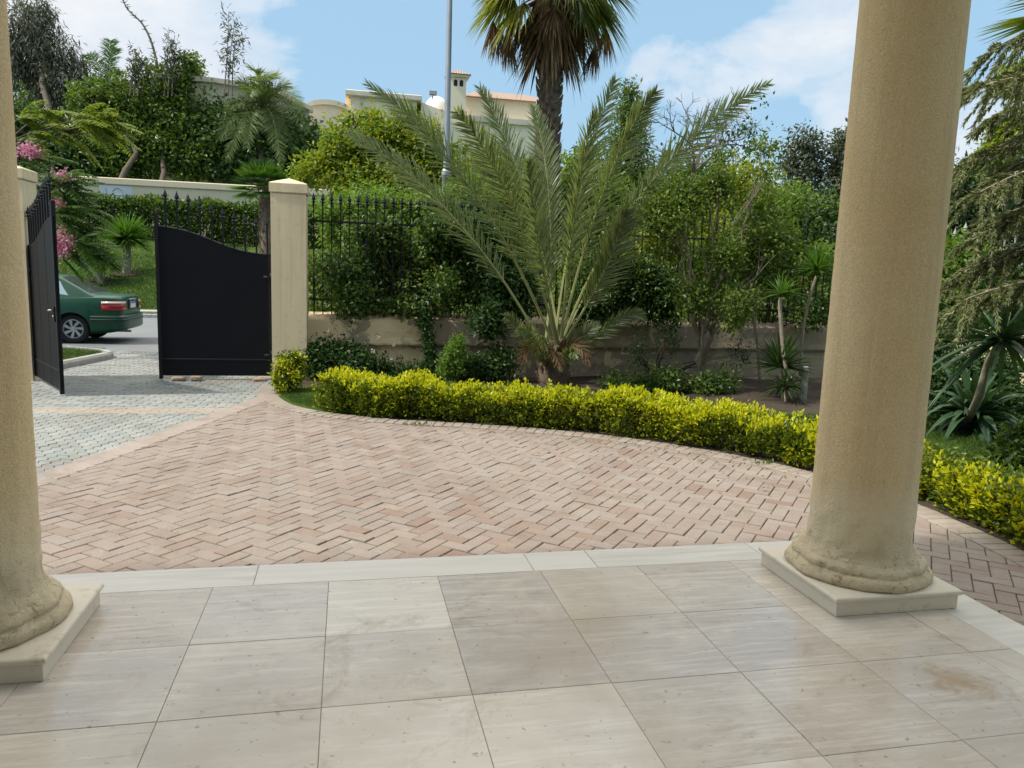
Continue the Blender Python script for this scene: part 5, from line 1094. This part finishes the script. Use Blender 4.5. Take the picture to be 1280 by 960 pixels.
# ------------------------------------------------------------------ drooping conifer at the right edge
def conifer():
    tb = dep(1345, 520, 6.9); tb[2] = 0; e = empty('conifer', tb, 'drooping grey green conifer reaching in from the right edge above the strap leaved plant', 'tree')
    mb = MB(); mb.lathe([(.12, -.05), (.10, 2), (.06, 5.5)], tb, 10); mb.build('trunk', M['bark'], e, True)
    br = [((1230, 68), 1.0), ((1214, 112), .9), ((1238, 150), .7), ((1206, 205), 1.0), ((1225, 240), .9), ((1195, 345), 1.1), ((1178, 395), 1.1), ((1215, 300), .9), ((1205, 375), .8), ((1245, 330), .8), ((1250, 100), .5), ((1260, 210), .6), ((1240, 275), .7)]
    for (px, py), s in br:
        D = 6.6+rng.uniform(-.6, .5); tip = dep(px, py, D); hz = tip[2]+rng.uniform(.25, .5)*s; h = np.array([tb[0], tb[1], min(hz, 4.8)]); mid = (h+tip)/2+np.array([0, 0, .14]); R = bez(h, mid, tip, 40); mb = MB(); mb.tube(R, np.linspace(.022, .004, 40), 5, 0, False)
        Pn, Dn, Ln = [], [], []
        for k in range(10, 40, 2):
            T = unit(R[min(k+1, 39)]-R[k-1]); S = unit(np.cross(T, [0, 0, 1.0]))
            for sg in (1, -1):
                if rng.random() < .12: continue
                L = (.40*s*(1-.5*(k-10)/30)+.08)*rng.uniform(.5, 1.3); d = unit(S*sg*rng.uniform(.5, 1.1)+T*rng.uniform(.7, 1.3)+np.array([0, 0, rng.normal(-.12, .28)])); q = R[k]+rng.normal(0, .012, 3); sag = rng.uniform(.15, .7); side = rng.normal(0, .12, 3)
                u7 = np.linspace(0, 1, 9)[:, None]; cord = q+d*u7*L+side*L*u7**2; cord[:, 2] -= L*sag*u7[:, 0]**2; mb.tube(cord, np.linspace(.006, .002, 9), 4, 0, False)
                m_ = int(120+60*s); t_ = rng.random(m_)**.9; ci = t_*7.999; i0 = ci.astype(int); Pn.append(cord[i0]*(1-(ci-i0))[:, None]+cord[i0+1]*(ci-i0)[:, None]); dc = unit(cord[i0+1]-cord[i0]); Dn.append(unit(dc*1.25+rand_dir(m_)*.75))
        V, F = leaf_geo(np.concatenate(Pn), np.concatenate(Dn), rand_dir(sum(map(len, Pn))), rng.uniform(.035, .07, sum(map(len, Pn))), .011, .1); mb.add(V, F, 1); mb.build('branch', [M['bark_pale'], M['lf_conifer']], e)
conifer()
# palm just outside the right edge, one leaf tip reaching in
pb = dep(1420, 520, 7.5); pb[2] = 0; e = empty('fan_palm', pb, 'palm standing outside the right edge with dark spiky leaf tips in the top corner', 'palm')
mb = MB(); hz = dep(1400, 10, 7.5); mb.tube([pb, (pb[0], pb[1], 2), hz], [.16, .13, .12], 10); mb.build('trunk', M['palm_trunk'], e, True)
for d in ((-1, -.1, .06), (-.9, .3, .35), (.6, .6, .3), (.3, -.8, .2), (-.6, .8, .0)): fan('leaf', hz+unit(np.array(d))*.5, d, e, 'lf_fan', .75, 26, hz, 1.9, .12, .045)

# ------------------------------------------------------------------ pink flowering tree left
def blossom_tree():
    D = 12.6; b = at(-40, 300, 10.8); e = empty('flowering_tree', (b[0], b[1], 0), 'feathery leaved tree with pink blossom clusters hanging over the left gate pillar', 'tree')
    o = np.array([b[0], b[1], 0]); f = dep(-25, 230, D); mb = MB(); limb(mb, o, f, .11, .07, 0, 8, 6, .05)
    tips = [((38, 152), 1), ((72, 146), 1), ((110, 152), 1), ((140, 166), 1), ((95, 168), 1), ((55, 168), 1), ((48, 208), 0), ((70, 222), 0), ((88, 232), 0), ((60, 255), 0), ((80, 272), 0), ((98, 290), 0), ((112, 312), 0), ((78, 310), 0), ((62, 285), 0), ((20, 180), 0), ((30, 240), 0), ((125, 160), 1), ((-20, 150), 1), ((-30, 200), 0), ((100, 262), 0), ((55, 232), 0), ((90, 250), 0), ((105, 300), 0), ((70, 240), 0), ((120, 330), 0), ((100, 325), 0), ((85, 320), 0)]
    out = {0: [[], [], 0], 1: [[], [], 0]}
    for (px, py), y in tips:
        q = dep(px-14, py-4, D+rng.uniform(-.5, .5)); limb(mb, f, q, .028, .007, .10, 6, 8, .04)
        for k in range(9 if y else 8):
            ang = rng.uniform(-1.25, .95); L = rng.uniform(.42, .72); d = np.array([math.cos(ang), rng.normal(0, .5), math.sin(ang)*.55+.15]) if px > 0 else rand_dir(1)[0]; d = unit(d); s0 = q+rng.normal(0, .05, 3); m_ = s0+d*L*.5+np.array([0, 0, .10*L]); en = s0+d*L+np.array([0, 0, -.22*L])
            V, F = plume(bez(s0, m_, en, 20), 17, .125, .034); a = out[y]; a[0].append(V); a[1].append(F+a[2]); a[2] += len(V)
    mb.build('branches', M['bark'], e, True)
    np_mesh('foliage', np.concatenate(out[1][0]), np.concatenate(out[1][1]), M['lf_feather_y'], e); np_mesh('foliage', np.concatenate(out[0][0]), np.concatenate(out[0][1]), M['lf_feather'], e)
    for px, py, rx, ry in ((40, 190, 12, 7), (34, 186, 8, 6), (81, 222, 10, 8), (71, 256, 8, 6), (72, 296, 9, 9), (82, 304, 9, 10), (76, 312, 9, 9)):
        c = dep(px, py, D-.35); n = 190; P = c+rng.normal(0, 1, (n, 3))*np.array([pxs(rx, D), pxs(rx, D)*.8, pxs(ry, D)])*.52; V, F = leaf_geo(P, rand_dir(n), rand_dir(n), rng.uniform(.035, .06, n), rng.uniform(.03, .045, n), .15); np_mesh('blossom', V, F, M['blossom'], e)
blossom_tree()

# ------------------------------------------------------------------ bank across the road
def bank_pt(px, py):
    d = ray(px, py); d = d/d[1]; ys_ = np.linspace(20, 60, 2000)
    for y in ys_:
        p = C+d*(y-C[1])
        if p[2] <= float(terr(p[0], y)): return p
    return C+d*40
def bank_yucca(px, py, htop, R, label, trunk_r):
    b = bank_pt(px, py); D = (b-C)@FW; hd = dep(px+1, htop, D); e = yucca('yucca', label, b, [([b-np.array([0, 0, .1]), (b*.6+hd*.4)+np.array([.05, 0, 0]), hd], trunk_r, hd+np.array([0, 0, .05]), R, 420, .085, .22, .12)], 'lf_yucca_b', 'yuccas on the grass bank'); 
    return b, D
b, D = bank_yucca(157, 343, 302, 1.25, 'yucca with pale swollen trunk on the grass bank, the higher of the two', .15)
b2, D2 = bank_yucca(124, 354, 330, 1.0, 'yucca on the grass bank just above the boot of the green car', .14)
for bb_ in (b, b2):
    n = 60; a = np.linspace(0, 2*PI, 28, endpoint=False); r = .62+.05*np.sin(a*3); V = [(bb_[0], bb_[1], bb_[2]+.09)]+[(bb_[0]+r_*math.cos(q), bb_[1]+r_*.8*math.sin(q), float(terr(0, bb_[1]+r_*.8*math.sin(q)))+.05) for q, r_ in zip(a, r)]
    struct(np_mesh('soil_ring', V, [[(0, 1+k, 1+(k+1) % 28) for k in range(28)]], M['soil']))
def box_foliage(name, label, x0, x1, y0, y1, z0, z1, leaf, n, per, cs, L, W, cat='hedge', lump=.12, group=None):
    e = empty(name, ((x0+x1)/2, (y0+y1)/2, z0), label, cat, group); u, v = rng.random(n), rng.random(n); f = rng.choice(3, n, p=[.55, .3, .15])
    X = x0+(x1-x0)*u; Yy = np.where(f == 0, y0, np.where(f == 1, y0+(y1-y0)*v, y1)); Z = np.where(f == 1, z1, z0+(z1-z0)*v); l = lump*(np.sin(X*2.3)*np.cos(Z*2.1)+np.sin(X*5.1+Z*3)*.5); Yy = Yy-np.where(f == 0, l, 0); Z = Z+np.where(f == 1, l, 0)
    P = np.stack([X, Yy, Z], 1); d = np.where((f == 1)[:, None], [0, 0, 1.0], np.where((f == 0)[:, None], [0, -1.0, .3], [0, 1.0, .3])); V, F = lin_leaves(P, d, per, cs, L, W); mats = leaf if isinstance(leaf, list) else [leaf]
    mi = rng.choice(len(mats), len(F), p=[.6, .4]) if len(mats) > 1 else None; np_mesh('foliage', V, F, [M[m] for m in mats], e, mi)
    mb = MB()
    for x in np.arange(x0+.3, x1, .9): mb.tube([(x, (y0+y1)/2, z0-.2), (x+rng.normal(0, .1), (y0+y1)/2, z1-.2)], [.05, .02], 5, 0, False)
    mb.build('stems', M['bark'], e)
box_foliage('street_hedge', 'mid green hedge just outside the railing, seen between its bars', -.25, 12.5, 10.4, 11.2, .05, 1.75, ['lf_mid', 'lf_ivy'], 6000, 8, .14, .085, .05, lump=.3)
zh = float(at(210, 256, 38.0)[2])
box_foliage('clipped_hedge', 'dark squared hedge along the top of the grass bank below the beige wall', -30, 3, 37.6, 39.2, 2.6, zh, ['lf_dark', 'lf_mid'], 9500, 8, .12, .17, .10, lump=.1)
TH = 'dense planting above the beige wall'
def far_mass(name, label, px, blobs, leaf, n, D=50, per=8, L=.30, W=.17, cs=.24, cat='tree', tr=.2, shell=.5, droop=.25): return tree(name, label, cat, gbase(px, 46), [B(*b, D, 2.2) for b in blobs], leaf, dict(nclust=n, per=per, csize=cs, L=L, W=W, droop=droop, shell=shell), tr, group=TH)
far_mass('hedge_tree', 'dark leafy mass above the far wall behind the pink blossoms', 60, [(40, 190, 50, 40), (90, 195, 50, 36), (20, 160, 40, 40), (120, 205, 50, 26)], ['lf_dark', 'lf_ivy'], 2400)
far_mass('hedge_tree', 'tall dark green leafy tree with bushy top above the far wall', 200, [(205, 115, 32, 34), (180, 150, 44, 40), (235, 145, 44, 44), (210, 185, 60, 40), (165, 195, 46, 34), (250, 195, 46, 36)], ['lf_ivy', 'lf_mid'], 3200)
far_mass('hedge_tree', 'dark green leafy mass above the far wall in front of the yellow house', 320, [(300, 200, 46, 30), (350, 195, 46, 34), (385, 200, 36, 34), (330, 170, 40, 30), (375, 170, 24, 26), (285, 165, 34, 36)], ['lf_dark', 'lf_ivy'], 2600)
far_mass('bushy_shrub', 'lighter green shrubby tree between the eucalyptus and the tall dark tree', 140, [(135, 150, 34, 34), (115, 130, 26, 24), (150, 120, 16, 24), (240, 85, 10, 16), (232, 105, 14, 16)], ['lf_mid', 'lf_dark'], 1100, cs=.22)
tree('eucalyptus_tree', 'tall airy grey eucalyptus at the top left against the bright sky', 'tree', gbase(50, 56), [B(45, 40, 30, 40, 62, 2.5), B(70, 75, 34, 34, 62, 2.5), B(35, 90, 40, 34, 62, 2.5), B(90, 110, 30, 26, 62, 2.5), B(60, 125, 50, 24, 62, 2.5), B(20, 50, 30, 50, 62, 2.5), B(50, 15, 16, 14, 62, 2), B(100, 85, 10, 14, 62, 1.5)], 'lf_euca', dict(nclust=1500, per=8, csize=.35, L=.55, W=.11, droop=1.2, shell=.62), .3)
def feather_palm(label, base, hub, tips, mat, Lmax, D, group=None):
    e = empty('feather_palm', base, label, 'palm', group); mb = MB(); mb.tube([np.array(base), (np.array(base)+hub)/2, hub], [.24, .2, .16], 10); mb.build('trunk', M['palm_trunk'], e, True)
    for (x, y), dd in tips:
        P2 = dep(x, y, D+dd); P1 = (hub+P2)/2+np.array([0, 0, np.linalg.norm(P2-hub)*.55]); frond('frond', hub, P1, P2, e, mat, 64, Lmax, .05, .12, .1, .05, .5, upv=(0, -.7, .7))
feather_palm('feather palm with long drooping fronds in front of the yellow house', gbase(325, 46.5), dep(328, 142, 49.6), [((274, 175), 0), ((285, 200), -.5), ((352, 206), -.5), ((384, 165), 0), ((368, 190), .4), ((288, 135), .5), ((318, 88), 0), ((345, 98), .5), ((298, 105), .5), ((350, 190), .5), ((376, 135), -.8), ((312, 120), -1), ((335, 100), -1), ((360, 110), 1), ((308, 185), -.4)], 'lf_queen', 1.15, 47.5)
feather_palm('small feather palm tuft beside the eucalyptus', gbase(120, 52), dep(135, 118, 56), [((108, 70), 0), ((112, 100), 0), ((145, 62), 0), ((150, 90), .5), ((165, 110), 1), ((120, 125), -1), ((140, 52), 1)], 'lf_feather', .9, 56)
# young fan palm in front of the far wall
Df = 27.0; hub = dep(328, 236, Df); pbse = (hub[0]+.12, hub[1], float(terr(hub[0], hub[1]))); fp = empty('fan_palm', pbse, 'young fan palm with spiky round head just left of the cream gate pillar', 'palm')
mb = MB(); mb.lathe([(.2, -.1), (.19, .6), (.2, hub[2]-pbse[2]-.3), (.12, hub[2]-pbse[2])], pbse, 12)
for k in range(120): a = k*2.4; z = pbse[2]+(hub[2]-pbse[2])*k/120; q = np.array([pbse[0]+.19*math.cos(a), pbse[1]+.19*math.sin(a), z]); mb.tube([q, q+np.array([math.cos(a)*.08, math.sin(a)*.08, .16])], [.05, .015], 4)
mb.build('trunk', M['palm_trunk'], fp)
for k in range(40):
    a = k*2.39996; el = [1.25, .9, .6, .3, .0, -.3][k % 6]; d = np.array([math.cos(a)*math.cos(el), math.sin(a)*math.cos(el), math.sin(el)]); fan('leaf', hub+d*.5, d, fp, 'lf_yucca_b' if k % 3 else 'lf_strap', .72, 26, hub, 2.2, .08, .05)
# dead flower stalk and feathery bamboo shoots against the sky
e = empty('dead_stalk', dep(208, 125, 49), 'withered leaning stalk sticking up above the tall dark tree', 'stalk'); mb = MB(); P = catmull(np.array([dep(x, y, 49) for x, y in ((210, 128), (200, 95), (190, 55), (178, 30), (160, 12), (152, -4))]), 6); mb.tube(P, np.linspace(.10, .03, len(P)), 6)
for k in range(70): q = P[rng.integers(3, len(P))]; d = rand_dir(1)[0]; d[2] = abs(d[2])*.8; mb.tube([q, q+d*rng.uniform(.15, .42)], [.03, .008], 4)
mb.build('stalk', M['bare_twig'], e)
for px, ty, label, s in ((288, 15, 'tall thin bamboo shoot with sparse leaves above the yellow house', 1), (213, 40, 'faint short bamboo shoot behind the withered stalk', .5), (170, 60, 'low bamboo shoots between the palm tuft and the tall tree', .6)):
    e = empty('bamboo_shoot', dep(px, 118, 48), label, 'bamboo', 'bamboo shoots against the sky'); mb = MB(); pts = []
    for j in range(3):
        P = catmull(np.array([dep(px-8+5*j, 120, 48), dep(px-4+4*j, (120+ty)/2, 48), dep(px+7*j-2, ty+14*j, 48)]), 10); mb.tube(P, np.linspace(.045, .012, len(P)), 5, 0, False); pts.append(P[5:])
    P = np.concatenate(pts); P = np.repeat(P, 5, 0)+rng.normal(0, .28*s, (len(P)*5, 3)); V, F = lin_leaves(P, rand_dir(len(P)), 2, .1, .36, .07); mb.add(V, F, 1); mb.build('shoot', [M['bare_twig'], M['lf_euca']], e)

# ------------------------------------------------------------------ grass
def blades(n, xy, z, h, w=.006):
    P = np.stack([xy[:, 0], xy[:, 1], np.broadcast_to(z, (len(xy),))], 1); D = unit(np.stack([rng.normal(0, .45, len(P)), rng.normal(0, .45, len(P)), np.ones(len(P))], 1))
    return leaf_geo(P, D, rand_dir(len(P)), h*rng.uniform(.5, 1.3, len(P)), w, .1, .1)
i = rng.integers(0, len(EDGE), 60000); off = rng.uniform(.02, 1.5, 60000)**1.0; xy = EDGE[i]-EN[i]*off[:, None]
lft = (xy[:, 1] > 5.6) & (xy[:, 1] < 7.75) & (xy[:, 0] < 2.4) & (off < 1.2); rgt = (xy[:, 1] < 4.2) & (off > .5)
k = lft | (rgt & (rng.random(len(xy)) < .55)); V, F = blades(0, xy[k], .02, .055)
x2 = np.stack([rng.uniform(5.5, 9.5, 60000), rng.uniform(.8, 5.4, 60000)], 1); V2, F2 = blades(0, x2, .03, .085, .008)
tag(np_mesh('lawn_grass', np.concatenate([V, V2]), np.concatenate([F, F2+len(V)]), M['lf_grass']), 'short green lawn grass beside the hedge and under the strap leaved plant', 'grass', kind='stuff')
x2 = np.stack([rng.uniform(-6, -3.55, 16000), rng.uniform(9.7, 12.4, 16000)], 1); k = x2[:, 0] < np.interp(x2[:, 1], isl[1:6, 1], isl[1:6, 0])-.09; V, F = blades(0, x2[k], .07, .05)
x2 = np.stack([rng.uniform(-22, -4, 60000), 24.5+rng.random(60000)**1.3*13], 1); V2, F2 = blades(0, x2, terr(x2[:, 0], x2[:, 1]), .13, .03)
tag(np_mesh('bank_grass', np.concatenate([V, V2]), np.concatenate([F, F2+len(V)]), M['lf_grass']), 'grass of the sloping bank across the road and the kerbed island', 'grass', kind='stuff')
for (px, py), lb in zip([(522, 533), (612, 532), (715, 537), (790, 548), (955, 581)], ['tiny dark weed tuft in the pale border bricks left of the palm', 'tiny weed tuft in the border bricks under the lamp post line', 'dark weed tuft in the border bricks right of the palm', 'flat weed tuft in the border bricks below the bushy tree', 'green weed tuft in the border bricks near the right column']):
    c = G(px, py); n = 46; xy = c[:2]+rng.normal(0, .05, (n, 2))*[1.6, .6]; V, F = blades(0, xy, .01, .05, .012); o = np_mesh('weed_tuft', V-np.array([c[0], c[1], 0]), F, M['lf_ivy']); o.location = (c[0], c[1], 0); tag(o, lb, 'weed', 'weeds in the border bricks')

n = 150; i = rng.integers(200, len(EDGE)-200, n); off = np.abs(rng.normal(0, .55, n))+.05; xy = EDGE[i]+EN[i]*off[:, None]; P = np.stack([xy[:, 0], xy[:, 1], rng.uniform(.012, .022, n)], 1); D = rand_dir(n); D[:, 2] *= .15
V, F = leaf_geo(P, D, np.array([0, 0, 1.0])+rng.normal(0, .25, (n, 3)), rng.uniform(.02, .05, n), rng.uniform(.012, .025, n), .2)
tag(np_mesh('leaf_litter', V, F, M['lf_dead']), 'dry fallen leaves scattered on the bricks along the hedge', 'litter', kind='stuff')

# ================================================================== SKY AND LIGHT
SUN_AZ, SUN_EL = math.radians(-97), math.radians(50)
sv = Vector((math.sin(SUN_AZ)*math.cos(SUN_EL), math.cos(SUN_AZ)*math.cos(SUN_EL), math.sin(SUN_EL)))
sl = bpy.data.lights.new('sun', 'SUN'); sl.energy = 3.2; sl.angle = math.radians(2.5); sl.color = (1.0, .94, .84)
so = bpy.data.objects.new('sun', sl); COL.objects.link(so); so.rotation_euler = sv.to_track_quat('Z', 'Y').to_euler()
wd = bpy.data.worlds.new('World'); SC.world = wd; wd.use_nodes = True; nt = wd.node_tree; bg = nt.nodes['Background']
sky = nt.nodes.new('ShaderNodeTexSky'); sky.sky_type = 'NISHITA'; sky.sun_disc = False; sky.sun_elevation = SUN_EL; sky.sun_rotation = SUN_AZ; sky.air_density = 1.0; sky.dust_density = 1.6; sky.ozone_density = 1.6
tc = nt.nodes.new('ShaderNodeTexCoord'); vdir = tc.outputs['Generated']
mp = nt.nodes.new('ShaderNodeMapping'); mp.inputs['Scale'].default_value = (1, 1, 1.9); nt.links.new(vdir, mp.inputs['Vector'])
n1 = noise_n(nt, mp.outputs[0], 5.2, 10, .6, .3)
acc = None
for px, py, wdt, amp in ((80, 40, 9, .44), (-60, 140, 9, .4), (130, 95, 5, .26), (860, 95, 2.6, .17), (940, 75, 2.8, .2), (1010, 45, 3.0, .24), (1070, 15, 3.2, .28), (815, 70, 2.4, .16), (1058, 145, 2.2, .24), (900, 150, 3.2, .12), (990, 230, 4, .25), (1240, 170, 4, .22), (800, 0, 2.5, -.15), (890, 10, 3, -.18), (1000, 150, 3, -.14), (330, 130, 5, .10)):
    d = unit(ray(px, py)); vm = nt.nodes.new('ShaderNodeVectorMath'); vm.operation = 'DOT_PRODUCT'; nt.links.new(vdir, vm.inputs[0]); vm.inputs[1].default_value = tuple(d)
    g = math_n(nt, 'MULTIPLY', math_n(nt, 'POWER', math_n(nt, 'MAXIMUM', vm.outputs['Value'], 0.0), 1.386/(math.radians(wdt)**2)), amp); acc = g if acc is None else math_n(nt, 'ADD', acc, g)
cm = ramp(nt, math_n(nt, 'ADD', n1, acc), [(.64, 0), (.74, .55), (.95, 1)])
shade = noise_n(nt, mp.outputs[0], 7, 6, .6)
cloudc = mix(nt, ramp(nt, shade, [(.35, 0), (.65, 1)]), (5.6, 6.2, 7.0), (7.2, 7.3, 7.4))
skyc = mix(nt, .75, sky.outputs[0], (3.4, 5.5, 7.3))
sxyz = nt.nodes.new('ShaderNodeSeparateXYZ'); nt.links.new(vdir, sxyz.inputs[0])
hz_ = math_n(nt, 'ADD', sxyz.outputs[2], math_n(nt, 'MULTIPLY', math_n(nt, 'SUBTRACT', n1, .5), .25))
fill_veil = math_n(nt, 'MULTIPLY', ramp(nt, hz_, [(.50, 0), (.68, 1)]), ramp(nt, sxyz.outputs[1], [(.0, .25), (.5, 1)]))  # bright haze added high in the unseen sky to fill the shaded terrace
nt.links.new(mix(nt, fill_veil, mix(nt, cm, skyc, cloudc), (22, 20.6, 18.2)), bg.inputs['Color']); bg.inputs['Strength'].default_value = .09
vs = SC.view_settings; vs.view_transform = 'Standard'; vs.look = 'None'; vs.gamma = 1; vs.use_curve_mapping = False; vs.exposure = .55
SC.cycles.max_bounces = 8; SC.cycles.transparent_max_bounces = 8
